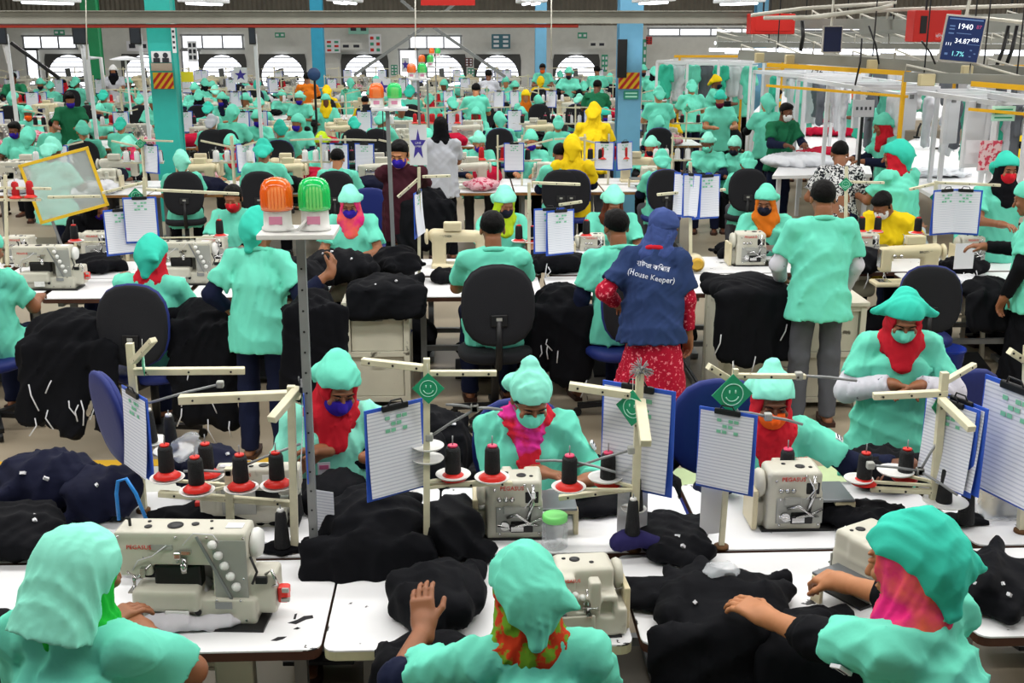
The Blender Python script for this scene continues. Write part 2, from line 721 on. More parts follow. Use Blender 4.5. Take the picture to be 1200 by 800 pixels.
def person(label, pos, rz=0, sit=True, sc_=1.0, lean=.12, side=0, tw=0, hp=.3, hy=0, hr=0, L=None, Rr=None, le=None, re=None,
           Lw=None, Rw=None, nl=None, nr=None, cl=.6, cr=.6, dl=None, dr=None, skin=SKIN, shirt=MINT, hem=None, sleeve=.55, under=None, under_to=.97, legs=NAVY, cap='cap', capm=MINT, scarf=None,
           mask=None, hair=None, fine=1, seat=.50, seed=0, group=None, cat='person', skirt=None, shw=.165, drape=0, hands=True, feet=True, girth=1.0, knee=None, bun=0, legs_on=True, hairm=HAIR, face=False, ns=None, idc=False, patch=None, collar=False, ur=1.0):
    """one person: the body is one skin mesh, clothes and hair are its children. Faces +Y before turning."""
    h = {1: .0095, 2: .014, 3: .022}[fine]
    hz = seat + .07 if sit else .90
    up = nrm((math.sin(side), math.sin(lean) * math.cos(side), math.cos(lean)))
    lx = A3(math.cos(tw), math.sin(tw), 0)
    lx = nrm(lx - up * (lx @ up))
    fw = np.cross(up, lx)
    hip = A3(0, 0, hz)
    waist = hip + up * .14
    chest = hip + up * .30
    shc = hip + up * .445
    nb = hip + up * .478
    hM = np.array(Euler((-hp, hr, hy)).to_matrix())
    hc = nb + up * .02 + hM @ A3(0, .022, .142)
    H = lambda x, y, z: hc + hM @ A3(x, y, z)
    hx = hM[:, 0]
    Rz = Matrix.Rotation(rz, 4, 'Z')
    if len(pos) == 2:                       # pos is where the head shows in the photo
        w = Rz @ (Vector(hc) * sc_)
        pos = at(pos[0], pos[1], w.z) - w
        pos.z = 0
    pos = Vector(pos)
    Wm = Matrix.Translation(pos) @ Rz @ Matrix.Scale(sc_, 4)
    Wi = Wm.inverted()
    loc = lambda w: np.array(Wi @ Vector(w))
    shl, shr = shc - lx * shw, shc + lx * shw
    # arms
    tl = loc(Lw) if Lw is not None else (A3(*L) if L is not None else hip + A3(-.14, .42, .22))
    tr = loc(Rw) if Rw is not None else (A3(*Rr) if Rr is not None else hip + A3(.14, .42, .22))
    ell, tl = ik(shl, tl, .275, .25, le if le is not None else (-.6, -.2, -1))
    elr, tr = ik(shr, tr, .275, .25, re if re is not None else (.6, -.2, -1))
    # legs
    hipl, hipr = hip - lx * .085, hip + lx * .085
    if sit:
        kl, kr = (hipl + A3(-.05, .42, .0), hipr + A3(.05, .42, .0))
        fl, fr = A3(kl[0], kl[1] - .02, .07), A3(kr[0], kr[1] - .02, .07)
    else:
        kl, kr = A3(-.10, .03, .48), A3(.10, .03, .48)
        fl, fr = A3(-.11, -.01, .07), A3(.11, -.01, .07)
    # --- skin
    b = S(.03)
    b.c(hip, chest, .11, .115, u=lx, w=1.25)
    b.c(chest, shc, .11, .06, u=lx, w=1.4)
    b.c(nb - up * .02, H(0, -.03, -.07), .060, .054)
    for sh, el, t in ((shl, ell, tl), (shr, elr, tr)):
        b.c(sh, el, .05, .04)
        b.c(el, t, .040, .027)
    if fine == 3:
        for t, el, sd in ((tl, ell, -1), (tr, elr, 1)):
            dd = nrm(t - el)
            b.c(t, t + dd * .13, .03, .022)
    if legs_on:
        for hp_, k_, f_ in ((hipl, kl, fl), (hipr, kr, fr)):
            b.c(hp_, k_, .08, .055)
            b.c(k_, f_, .055, .035)
            b.c(f_ + A3(0, -.03, -.035), f_ + A3(0, .12, -.045), .03, .026)
    hs = S(.014)
    hs.e(H(0, -.012, .025), (.074, .092, .088), hM)
    hs.e(H(0, .028, -.035), (.056, .062, .086), hM)
    hs.e(H(0, .066, -.098), (.024, .022, .018), hM)
    hs.c(H(0, -.03, -.05), nb, .05, .052)
    if fine < 3:
        hs.c(H(0, .09, .0), H(0, .112, -.036), .008, .0135, k=.008)
        hs.e(H(0, .086, -.07), (.023, .011, .006), hM, k=.004)
        hs.e(H(0, .084, -.080), (.02, .011, .006), hM, k=.004)
        hs.e(H(0, .083, .024), (.05, .011, .008), hM, k=.01)
        for x in (-1, 1):
            hs.e(H(x * .031, .097, .005), (.017, .012, .010), hM, op='s', k=.006)
            hs.e(H(x * .031, .083, .004), (.015, .011, .009), hM, k=.003)
            if scarf is None:
                hs.e(H(x * .076, -.008, -.012), (.010, .020, .031), hM, k=.006)
            hs.e(H(x * .04, .07, -.03), (.022, .016, .018), hM)
    parts = [(b, h, None), (hs, {1: .006, 2: .009, 3: .02}[fine], None)]
    if hands and fine < 3:
        for t, el, n_, sd, cu, d_ in ((tl, ell, nl, -1, cl, dl), (tr, elr, nr, 1, cr, dr)):
            g = S(.007)
            dd = nrm(t - el) if d_ is None else nrm(d_)
            hand_sdf(g, t, dd, n_ if n_ is not None else (0, .1, -1), sd, cu)
            g.c(el + (t - el) * .6, t, .031, .027, k=.02)
            parts.append((g, .0042 if fine == 1 else .0075, None))
    body = join_soft('person', parts, skin)
    tag(body, label, cat, group)
    # --- trousers
    if legs_on:
        q = S(.03)
        for hp_, k_, f_ in ((hipl, kl, fl), (hipr, kr, fr)):
            q.c(hp_, k_, .082, .071)
            q.c(k_, f_ + A3(0, 0, -.01), .073, .062, flat=True)
        q.c(hipl, hipr, .088)
        soft('trousers', q, max(h, .014), legs, body, folds(seed + 5, .006, .2))
        if feet:
            for f_ in (fl, fr):
                g = MB()
                g.prism([(-.045, -.06), (.045, -.06), (.05, .10), (.03, .19), (-.03, .19), (-.05, .10)], .03, f_ + A3(0, 0, -.053))
                g.build('sandal', SHOE, body)
    if skirt is not None:
        m_, z0 = skirt
        q = S(.04)
        q.c(A3(0, 0, (hz - .16 if hem is None else hem) - .0), A3(0, 0, z0), .145, .21, u=lx, w=1.25, flat=True)
        soft('skirt', q, .014, m_, body, folds(seed + 9, .014, .18, (1, 1, .12)))
    # --- shirt
    hm = (hz - .13 if sit else hz - .16) if hem is None else hem
    q = S(.035)
    g_ = girth
    q.c(chest, A3(hip[0], hip[1] + (.03 if sit else 0), hm), .128 * g_, .165 * g_, u=lx, w=1.3, flat=True)
    q.c(chest, shc - up * .01, .130 * g_, .078, u=lx, w=1.36)
    q.c(shl - up * .012, shr - up * .012, .056)
    for sh in (shl, shr):
        q.c(sh + up * .0, nb + (sh - nb) * .15 + up * .0, .050, .062)
    q.c(nb - up * .04, nb + up * .012, .075, .066, flat=True, k=.03)
    if scarf is not None or cap:
        for x in (-1, 1):
            q.e(chest + up * .05 + fw * .075 + lx * x * .07, (.075, .06, .075))
    if sit:
        for hp_, k_ in ((hipl, kl), (hipr, kr)):
            q.c(hp_, hp_ + (k_ - hp_) * .45, .115, .10, flat=True)
    for sh, el, t in ((shl, ell, tl), (shr, elr, tr)):
        if sleeve <= 1:
            q.c(sh, sh + (el - sh) * sleeve * 1.35, .064, .080, flat=True, k=.04)
        else:
            q.c(sh, el, .068, .058, k=.04)
            q.c(el, el + (t - el) * (sleeve - 1), .056, .044, flat=True)
    if drape:
        q.c(hip + A3(0, -.04, .05), A3(0, -.06, hm - drape), .15, .2, u=lx, w=1.2, flat=True)
    soft('shirt', q, h, shirt, body, folds(seed + 1, .0085, .21, (1, 1, .42), .85))
    if under is not None:
        for sh, el, t in ((shl, ell, tl), (shr, elr, tr)):
            q = S(.02)
            q.c(sh + (el - sh) * (min(.85, sleeve * 1.35 - .02) if sleeve <= 1 else .9), el, .054 * ur, .056 * ur)
            q.c(el, el + (t - el) * under_to, .057 * ur, .047 * ur, flat=True)
            soft('sleeve', q, h, under, body, folds(seed + 3, .004, .09))
    if ns is not None:
        q = S(.03)
        q.c(nb - lx * .05 + up * .01, nb + lx * .05 + up * .01, .078)
        q.c(nb + fw * .06, chest + fw * .12 + up * .0, .062, .045, u=lx, w=1.25)
        soft('scarf', q, h, ns, body, folds(seed + 2, .008, .07, (1, 1, .5), .8))
    if idc:
        p = chest + fw * .165 + lx * .045 - up * .03
        g = MB().box(p, (.055, .004, .085), Euler((-lean, 0, tw)), bev=.001)
        o = g.build('name_card', PLAINC, body)
        MB().box(p + fw * .003 + up * .02, (.04, .003, .02), Euler((-lean, 0, tw))).build('card_print', PINKC, o)
    if patch:
        sh, el = (shl, ell) if patch == 'l' else (shr, elr)
        d = nrm(el - sh)
        p = sh + (el - sh) * .52
        out = nrm(np.cross(d, fw)) * (1 if patch == 'l' else -1)
        if out @ lx * (-1 if patch == 'l' else 1) < 0:
            out = -out
        M = Matrix([list(np.cross(out, d)), list(d), list(out)]).transposed()
        g = MB().box(p + out * .072, (.05, .038, .012), M, bev=.002)
        o = g.build('sleeve_patch', PLAINC, body)
        for z in (-.009, .009):
            MB().box(p + out * .0785 + d * z, (.036, .006, .002), M).build('patch_line', NAVY, o)
    if collar:
        g = MB()
        g.tube([nb + up * (.018 - .02 * math.sin(a)) + lx * .068 * math.cos(a) + fw * (.066 * math.sin(a)) for a in [2 * PI * k / 20 for k in range(20)]], .017, 8, closed=True)
        g.build('collar', shirt if collar is True else collar, body)
    # --- head coverings
    hh = {1: .0075, 2: .011, 3: .018}[fine]
    if scarf is not None:
        q = S(.03)
        q.e(H(0, -.012, .0), (.088, .106, .122), hM)
        q.c(H(0, -.015, -.09), nb + fw * .02, .085, .10, u=lx, w=1.15)
        q.c(nb + fw * .06, chest + fw * .115 + up * .07, .07, .045, u=lx, w=1.45)
        q.c(shl * .6 + nb * .4, shr * .6 + nb * .4, .055)
        q.e(H(0, .118, -.012), (.06, .10, .092), hM, op='s', k=.012)
        soft('scarf', q, hh, scarf, body, folds(seed + 2, .0045, .10, (1, 1, .5), .8))
    if mask is not None:
        q = S(.012)
        q.e(H(0, .032, -.045), (.066, .078, .078), hM)
        q.c(H(0, .098, -.022), H(0, .114, -.04), .018, .020)
        q.plane(H(0, .02, 0), hM @ A3(0, 1, .15), .004)
        q.plane(H(0, .1, -.010), hM @ A3(0, .25, -1), .006)
        q.plane(H(0, .0, -.122), hM @ A3(0, .35, 1), .004)
        soft('mask', q, hh, mask, body)
        if fine == 1:
            g = MB()
            for x in (-1, 1):
                for z in (-.02, -.075):
                    g.tube([H(x * .055, .035, z), H(x * .074, .005, -.02 + (z + .02) * .4)], .0018, 4)
            g.build('mask_strap', mask, body)
    if hair is not None:
        q = S(.015)
        q.e(H(0, -.016, .030), (.083, .102, .094), hM)
        if hair == 'full':
            q.e(H(0, .03, .085), (.065, .06, .035), hM)
        q.plane(H(0, .085, .062), hM @ A3(0, -.62, 1), .02)
        q.c(H(-.07, .0, .02), H(-.072, .012, -.02), .012)
        q.c(H(.07, .0, .02), H(.072, .012, -.02), .012)
        soft('hair', q, hh, hairm, body, folds(seed + 4, .003, .03))
        if sc_ and not (cap or scarf):
            pass
    if cap:
        big = .007 if scarf is not None else 0
        q = S(.025)
        if cap == 'hood':
            q.e(H(0, -.02, .03), (.098 + big, .116, .104), hM)
            q.c(H(0, -.05, .03), H(0, -.085, -.17), .10, .115, u=hx, w=1.1, flat=True)
            q.plane(H(0, .085, .05), hM @ A3(0, -1, .25), .02)
            q.plane(H(0, .03, -.09), hM @ A3(0, -1.2, .5), .02)
        else:
            q.e(H(0, -.014, .033), (.089 + big, .109 + big, .098), hM)
            if cap == 'peak':
                q.c(H(0, -.025, .06), H(0, -.075, .125), .08, .04)
            elif cap != 'flat':
                q.c(H(0, -.02, .05), H(0, -.06, .085), .085, .062)
            q.plane(H(0, .1, .052 if not scarf else .06), hM @ A3(0, -.46, 1), .006)
            if cap in ('cap', 'peak'):
                q.c(H(0, -.10, .0), H(.0, -.15, -.085), .05, .026, u=hx, w=2.3, k=.02)
            elif cap == 'wings':
                for x in (-1, 1):
                    q.c(H(x * .07, -.03, .045), H(x * .15, -.04, -.0), .045, .022, u=hM[:, 1], w=.8, k=.03)
                q.c(H(0, -.11, 0), H(.0, -.14, -.10), .05, .03, u=hx, w=1.5)
            elif cap == 'sack':
                q.e(H(0, -.09, -.005), (.092, .085, .115), hM, k=.04)
                q.c(H(.03, -.12, -.01), H(.10, -.17, -.05), .06, .012, k=.03)
                q.c(H(0, -.10, -.08), H(-.01, -.10, -.14), .05, .03, k=.02)
        soft('kerchief', q, hh, capm, body, folds(seed + 7, .0042 if fine == 1 else .0035, .14, (1, 1, .6), .8))
        if fine == 1 and cap not in ('hood', 'flat') and scarf is None:
            q = S(.01)
            q.e(H(0, -.016, .02), (.082, .1, .09), hM)
            q.plane(H(0, .088, .052), hM @ A3(0, -.9, 1), .01)
            q.plane(H(0, -.09, -.06), hM @ A3(0, .2, 1), .01)
            soft('hair', q, hh, hairm, body)
    if face:
        for x in (-1, 1):
            g = MB()
            g.tube([H(x * .019, .0935, .001), H(x * .031, .0965, .0035), H(x * .044, .089, .0)], [.0018, .0042, .0016], 6)
            g.build('eye', EYE, body)
            g = MB()
            g.tube([H(x * .014, .098, .020), H(x * .03, .097, .026), H(x * .05, .083, .020)], [.002, .0034, .0014], 6)
            g.build('eyebrow', HAIR, body)
    body.matrix_world = Wm
    body['_hc'] = [float(q) for q in hc]
    return body


def seat_chair(proto, who, label, dy=0.0, scale=None, recol=None, dz=0):
    """a chair under someone who sits"""
    rz = who.rotation_euler.z
    p = who.location + Matrix.Rotation(rz, 3, 'Z') @ Vector((0, dy, 0))
    p.z = dz
    return proto.place(p, rz, label, scale=scale, recol=recol)
# ------------------------------------------------------------ shared materials
WHITE_LAM = mat('white_laminate', '#e9e9ea', rough=.35, var=.03, vscale=3, col2='#2b2b2e', c2t=(.655, .665), c2scale=8)
WHITE_TOP = mat('clean_white_laminate', '#ececee', rough=.35, var=.03, vscale=2)
WOODEDGE = mat('worn_plywood_edge', '#9a6a3a', rough=.7, var=.25, vscale=18)
CREAMEDGE = mat('cream_edge_band', '#c9c5a0', rough=.6, var=.12, vscale=12)
STEEL = mat('painted_grey_steel', '#8d8f90', rough=.45, metal=.3, var=.1)
DKSTEEL = mat('dark_steel', '#2a2b2d', rough=.4, metal=.6)
CHROME = mat('bright_chrome', '#c9c9c9', rough=.2, metal=1)
CREAM = mat('cream_stand_paint', '#d8d2b4', rough=.5, var=.1, vscale=14, col2='#6b6350', c2t=(.70, .74), c2scale=30)
CREAMM = mat('cream_machine_enamel', '#d3c7a4', rough=.35, var=.04)
WHITEM_ = mat('white_machine_enamel', '#c6c3b4', rough=.35, var=.05, vscale=8, col2='#8b8674', c2t=(.68, .8), c2scale=9)
GREYM = mat('grey_machine_enamel', '#a3a49e', rough=.4, var=.05)
PLATE = mat('grey_work_plate', '#75797d', rough=.3, metal=.5)
BLACKP = mat('black_plastic', '#111113', rough=.45)
BLUEP = mat('blue_plastic', '#1c3fb4', rough=.4)
BLUEB = mat('blue_clipboard_plastic', '#3560cf', rough=.4)
CHAIRF = mat('black_chair_fabric', '#15161b', rough=.9, bump=.2, bscale=200)
BLUEF = mat('blue_chair_shell', '#16266e', rough=.6, bump=.1)
PAPER = mat('printed_paper', '#e6e8f0', rough=.8, col2='#c3c7d6', c2t=(.55, 1.0), c2scale=26, pattern='wave')
PLAINP = mat('plain_paper', '#e6e6ea', rough=.8)
INKG = mat('green_print', '#7fc7a5', rough=.8)
INK = mat('dark_print', '#33343c', rough=.8)
THREAD = mat('black_thread', '#0e0f12', rough=.7, bump=.5, bscale=180)
THREADW = mat('white_thread', '#e3e3e3', rough=.7, bump=.3, bscale=180)
REDP = mat('red_plastic', '#d8281f', rough=.35)
PINKP = mat('pink_plastic', '#e0426a', rough=.4)
WHITEP = mat('white_plastic', '#e2e2de', rough=.4)
SIGNG = mat('green_sign', '#1f9a6c', rough=.5)
SIGNG2 = mat('pale_green_line', '#b8f0dc', rough=.5)
CABW = mat('chipped_white_metal', '#cfcab8', rough=.5, var=.06, vscale=5, col2='#59544a', c2t=(.66, .72), c2scale=10)
STRING = mat('white_drawstring', '#d8d8dc', rough=.8)
PLASTIC = mat('clear_plastic', '#e8edf2', rough=.12, alpha=.32, spec=.6)
JAR = mat('clear_jar_plastic', '#e9eef4', rough=.08, alpha=.30, spec=.7)
RUST = mat('rusty_steel', '#6b4a2c', rough=.6, metal=.5)
PURPLEP = mat('purple_star_print', '#43369a', rough=.6)


class Proto:
    """one of a kind; the first place() moves it, the next ones copy it"""

    def __init__(s, root):
        s.root = root
        s.used = False
        s.n = 0

    def place(s, loc, rz=0, label=None, group=None, recol=None, scale=None):
        s.n += 1
        if not s.used and not recol:
            s.used = True
            o = s.root
            if len(o.children) and o.name not in KIDS:
                KIDS[o.name] = [(c, list(c.children)) for c in o.children]
            o.location = loc
            o.rotation_euler = (0, 0, rz)
            if scale:
                o.scale = (scale,) * 3 if not isinstance(scale, tuple) else scale
            if label:
                o['label'] = label
            if group:
                o['group'] = group
            return o
        return dup(s.root, loc, rz, label, group, recol, scale)

    def done(s):
        if not s.used:
            for c, g in [(c, list(c.children)) for c in s.root.children]:
                for x in g:
                    bpy.data.objects.remove(x)
                bpy.data.objects.remove(c)
            bpy.data.objects.remove(s.root)


# ------------------------------------------------------------------- machines
def overlock(enamel=None, brand='PEGASUS', detail=True, name='overlock_machine'):
    """operator at -Y; origin on the table top"""
    en = enamel or WHITEM_
    t = empty(name, cat='sewing machine')
    q = S(.012)
    q.b((.02, .02, .085), (.115, .105, .085), .014)
    q.b((.02, .05, .20), (.11, .075, .055), .02)
    q.b((-.06, -.015, .195), (.035, .06, .05), .012)
    q.b((.045, -.07, .175), (.022, .03, .06), .008)
    q.b((.125, .0, .06), (.045, .085, .055), .01)
    q.b((-.0, -.09, .13), (.028, .02, .02), .004, op='s', k=.004)
    q.b((.09, -.085, .115), (.025, .02, .03), .004, op='s', k=.004)
    soft('body', q, .0075, en, t)
    g = MB().box((-.03, -.098, .06), (.15, .012, .085), bev=.004)
    for x in (-.09, .03):
        for z in (.03, .09):
            g.lathe([(.004, 0), (.004, .004)], (x, -.103, z), Euler((PI / 2, 0, 0)), 8)
    g.build('looper_cover', en, t)
    g = MB().box((-.16, -.01, .112), (.16, .20, .012), bev=.004).box((-.09, -.06, .10), (.06, .06, .02), bev=.003)
    g.build('work_plate', PLATE, t)
    g = MB().lathe([(.02, 0), (.055, .004), (.06, .02), (.052, .035), (.02, .038)], (.135, .06, .19), Euler((0, PI / 2, 0)), 24)
    g.build('handwheel', en, t)
    g = MB()
    g.tube([(.02, -.06, .19), (.02, -.085, .14), (.02, -.085, .11)], .006, 8).box((.02, -.095, .108), (.02, .05, .006)).tube([(.005, -.08, .15), (.005, -.09, .11)], .002, 6)
    g.tube([(-.005, -.095, .135), (.05, -.1, .13), (.06, -.09, .16)], .0035, 6)
    g.build('presser_foot', CHROME, t)
    for i in range(4 if detail else 0):
        k = MB().lathe([(.011, 0), (.013, .006), (.010, .016), (.004, .02)], (-.085 + .028 * i, -.075, .205 - .012 * i), Euler((PI / 2, 0, 0)), 14)
        k.build('tension_knob', WHITEP, t)
    for x, y, r in ((-.01, .06, .02), (.05, .03, .009), (-.05, .07, .008)) if detail else ():
        MB().lathe([(r, 0), (r, .003), (r * .5, .005)], (x, y, .2545), n=16).build('oil_cap', BLACKP, t)
    # the far side: looper cover, thread guides, brand plate
    g = MB().box((-.0, .126, .09), (.19, .008, .11), bev=.003).box((.03, .13, .135), (.07, .02, .03), bev=.003)
    g.build('rear_cover', GREYM, t)
    MB().box((-.235, .06, .05), (.02, .05, .11), bev=.004).box((-.20, .06, .1), (.08, .05, .02), bev=.003).build('plate_support', CREAMM, t)
    MB().box((.178, .04, .09), (.022, .16, .17), bev=.006).build('belt_cover', CREAMM, t)
    g = MB().box((-.05, .118, .185), (.055, .02, .05), bev=.004).box((-.01, .128, .06), (.09, .014, .05), bev=.004)
    g.bar((-.05, .122, .18), (-.035, .126, .06), .02, .012).lathe([(.014, 0), (.016, .02), (.01, .024)], (.028, .128, .06), Euler((-PI / 2, 0, 0)), 12)
    g.build('looper_mechanism', BLACKP, t)
    g = MB().tube([(-.055, .12, .24), (-.055, .135, .16), (-.03, .14, .10)], .007, 8).tube([(-.075, .12, .2), (-.04, .14, .15)], .004, 6).box((-.055, .13, .2), (.02, .02, .03), bev=.003)
    g.build('needle_bar', CHROME, t)
    g = MB().tube([(-.09, .12, .06), (-.03, .15, .08), (.04, .145, .06), (.09, .15, .075)], .006, 6).box((.01, .145, .06), (.05, .02, .02)).lathe([(.018, 0), (.018, .02)], (.06, .13, .07), Euler((-PI / 2, 0, 0)), 12)
    g.build('rear_guide', CHROME, t)
    g = MB().box((0, .02, .004), (.3, .22, .012))
    g.build('drip_tray', BLACKP, t)
    if detail:
        for x, z in ((-.08, .03), (.08, .03), (-.08, .14), (.08, .14), (.10, .22), (-.02, .24)):
            MB().lathe([(.005, 0), (.006, .003), (.003, .005)], (x, .1265, z), Euler((-PI / 2, 0, 0)), 8).build('screw', CHROME, t)
        MB().tube([(.05, .13, .10), (.01, .15, .12), (-.04, .145, .08), (-.09, .135, .10)], .006, 6).build('linkage', CHROME, t)
        MB().box((-.055, .122, .125), (.06, .012, .045), bev=.003).build('dark_recess', BLACKP, t)  # black block stands in for the shade of the rear cavity
        MB().tube([(-.03, .13, .23), (-.05, .15, .19), (-.02, .15, .15)], .0022, 5).build('thread_line', STRING, t)
        for x in (.03, .055, .08):
            MB().lathe([(.009, 0), (.011, .008), (.004, .014)], (x, .126, .18), Euler((-PI / 2, 0, 0)), 12).build('tension_knob', CHROME, t)
    if detail and brand:
        text('lettering', brand, .024, REDP, t, (.03, .1265, .225), (PI / 2, 0, PI))
        text('lettering', brand, .018, REDP, t, (-.045, -.0765, .235), (PI / 2, 0, 0))
    return t


def coverstitch(brand='PEGASUS', enamel=None, name='coverstitch_machine', detail=True):
    en = enamel or WHITEM_
    t = empty(name, cat='sewing machine')
    q = S(.010)
    q.b((-.045, .06, .335), (.275, .075, .075), .014)          # arm
    q.b((.155, .06, .2), (.075, .075, .2), .014)                # column
    q.b((-.24, .04, .28), (.07, .06, .07), .014)               # needle head
    q.b((.02, .05, .06), (.24, .09, .06), .012)                # bed
    q.b((-.11, .0, .12), (.14, .07, .05), .02)
    q.b((.285, .06, .13), (.055, .07, .09), .016)
    soft('body', q, .0085, en, t)
    MB().box((.16, -.018, .25), (.14, .006, .26), bev=.002).build('thread_panel', GREYM, t)
    for i in range(5):
        k = MB().lathe([(.017, 0), (.020, .012), (.013, .024), (.005, .03)], (.095 + .022 * i, -.022, .365 - .047 * i), Euler((PI / 2, 0, 0)), 16)
        k.build('tension_knob', WHITEP, t)
    MB().bar((.03, -.028, .40), (.16, -.028, .115), .012, .006, up=(0, 1, 0)).build('guide_strip', STEEL, t)
    g = MB().tube([(-.03, -.02, .30), (-.03, -.03, .25)], .012, 10).box((-.05, -.035, .32), (.03, .03, .03), bev=.005).box((-.02, -.03, .33), (.05, .02, .015)).lathe([(.015, 0), (.015, .04)], (-.03, -.03, .24), n=12)
    g.build('thread_guide', CHROME, t)
    g = MB().tube([(-.25, -.01, .22), (-.25, -.02, .16)], .008, 8).box((-.25, -.03, .158), (.025, .06, .006)).box((-.2, -.03, .24), (.02, .03, .04)).tube([(-.17, -.02, .27), (-.23, -.035, .21), (-.27, -.03, .24)], .005, 6)
    g.build('presser_foot', CHROME, t)
    MB().lathe([(.02, 0), (.06, .004), (.064, .022), (.055, .04), (.02, .044)], (.232, .075, .33), Euler((0, PI / 2, 0)), 24).build('handwheel', WHITEP, t)
    g = MB().box((.365, .03, .12), (.045, .05, .07), bev=.008).box((.375, .02, .135), (.03, .06, .035), bev=.004)
    mt = g.build('motor_cap', REDP, t)
    MB().box((.38, -.005, .15), (.03, .012, .02), bev=.003).box((.378, .0, .105), (.035, .02, .012)).build('cap_label', GREYM, mt)
    for x, y, r in ((-.19, .04, .016), (-.08, .055, .033), (-.0, .07, .016), (-.2, .09, .008), (.08, .03, .007), (.06, .1, .007)):
        MB().lathe([(r, 0), (r, .003), (r * .5, .004)], (x, y, .411), n=18).build('oil_cap', BLACKP, t)
    MB().box((.17, .06, .412), (.07, .05, .002)).build('paper_label', PLAINP, t)
    MB().box((-.125, -.0175, .345), (.10, .003, .024)).build('name_plate', GREYM, t)
    MB().box((.13, -.05, .10), (.07, .004, .03)).build('maker_plate', STEEL, t)
    MB().box((-.06, -.074, .06), (.10, .008, .05), bev=.003).lathe([(.006, 0), (.006, .004)], (-.085, -.08, .065), Euler((PI / 2, 0, 0)), 8).lathe([(.006, 0), (.006, .004)], (-.035, -.08, .065), Euler((PI / 2, 0, 0)), 8).build('looper_cover', WHITEP, t)
    MB().lathe([(.014, 0), (.014, .008)], (.02, -.042, .065), Euler((PI / 2, 0, 0)), 14).build('knob', BLACKP, t)
    if detail:
        for x, z in ((-.3, .39), (-.3, .29), (-.06, .39), (-.06, .28), (.07, .39), (.22, .39), (.22, .22), (.10, .12), (.20, .12), (.06, .03), (.22, .03), (-.2, .3)):
            MB().lathe([(.005, 0), (.006, .003), (.003, .005)], (x, -.0165 if z > .24 else -.042, z), Euler((PI / 2, 0, 0)), 8).build('screw', CHROME, t)
        MB().box((-.07, .03, .205), (.20, .06, .10), bev=.01).build('dark_recess', BLACKP, t)  # black block stands in for the shade between arm and bed
        g = MB().tube([(.12, -.02, .37), (.10, -.03, .41), (.02, -.03, .415), (-.03, -.028, .36)], .002, 5)
        g.build('thread_line', STRING, t)
        g = MB().tube([(-.10, -.02, .355), (-.16, -.03, .31), (-.22, -.03, .29), (-.25, -.02, .24)], .0025, 5)
        g.build('thread_line', STRING, t)
        MB().tube([(.24, .0, .30), (.27, -.02, .24), (.25, -.03, .19)], .006, 6).build('cable', BLACKP, t)
        MB().tube([(-.27, .05, .41), (-.27, .05, .44), (-.28, .04, .45)], .007, 6).build('oil_sight', DKSTEEL, t)
        g = MB().tube([(.30, .0, .22), (.33, -.02, .25), (.35, -.01, .18), (.31, .0, .16)], .007, 6)
        g.build('linkage', CHROME, t)
        MB().box((.285, -.014, .20), (.05, .02, .03), bev=.004).build('lever', DKSTEEL, t)
    # side seen from behind the operator's opposite
    MB().box((.08, .139, .22), (.22, .008, .24), bev=.003).build('rear_cover', GREYM, t)
    MB().box((-.15, .139, .34), (.14, .006, .07), bev=.002).build('rear_plate', WHITEP, t)
    MB().box((0, .02, .006), (.6, .22, .012)).build('drip_tray', BLACKP, t)
    if detail:
        text('lettering', brand, .026, REDP, t, (-.215, -.0215, .345), (PI / 2, 0, 0))
        text('lettering', brand, .03, REDP, t, (.05, .1365, .375), (PI / 2, 0, PI))
    return t


def lockstitch(brand='BROTHER', enamel=None, name='lockstitch_machine'):
    en = enamel or CREAMM
    t = empty(name, cat='sewing machine')
    q = S(.015)
    q.b((-.02, .0, .012), (.25, .09, .016), .006)
    q.b((.165, .0, .15), (.058, .055, .15), .02)
    q.c((-.14, .0, .255), (.2, .0, .265), .05, .058, u=(0, 0, 1), w=1.0)
    q.b((-.185, .0, .2), (.045, .045, .095), .018)
    soft('body', q, .0085, en, t)
    MB().lathe([(.02, 0), (.06, .004), (.066, .018), (.05, .03), (.02, .034)], (.25, .0, .255), Euler((0, PI / 2, 0)), 24).build('handwheel', en, t)
    g = MB().tube([(-.185, 0, .11), (-.185, 0, .055)], .006, 8).box((-.185, -.01, .038), (.02, .05, .006)).tube([(-.185, .0, .05), (-.185, 0, .03)], .002, 6)
    g.build('presser_foot', CHROME, t)
    MB().box((-.232, 0, .21), (.006, .07, .14), bev=.002).build('face_plate', CHROME, t)
    MB().box((-.185, 0, .030), (.10, .10, .004)).build('needle_plate', CHROME, t)
    for i in range(2):
        MB().lathe([(.014, 0), (.016, .008), (.006, .02)], (-.13 + .05 * i, -.047, .235), Euler((PI / 2, 0, 0)), 14).build('tension_knob', CHROME, t)
    MB().tube([(-.05, 0, .31), (-.05, 0, .39), (-.05, .03, .39)], .004, 6).build('thread_guide', CHROME, t)
    MB().lathe([(.028, 0), (.03, .012), (.022, .02)], (.165, -.056, .12), Euler((PI / 2, 0, 0)), 18).build('stitch_dial', CREAMEDGE, t)
    MB().box((.05, .03, .345), (.15, .07, .075), bev=.012).build('control_box', en, t)
    if brand:
        text('lettering', brand, .026, INK, t, (.115, -.0585, .265), (PI / 2, 0, 0))
        text('lettering', brand, .026, INK, t, (.115, .0585, .265), (PI / 2, 0, PI))
    return t


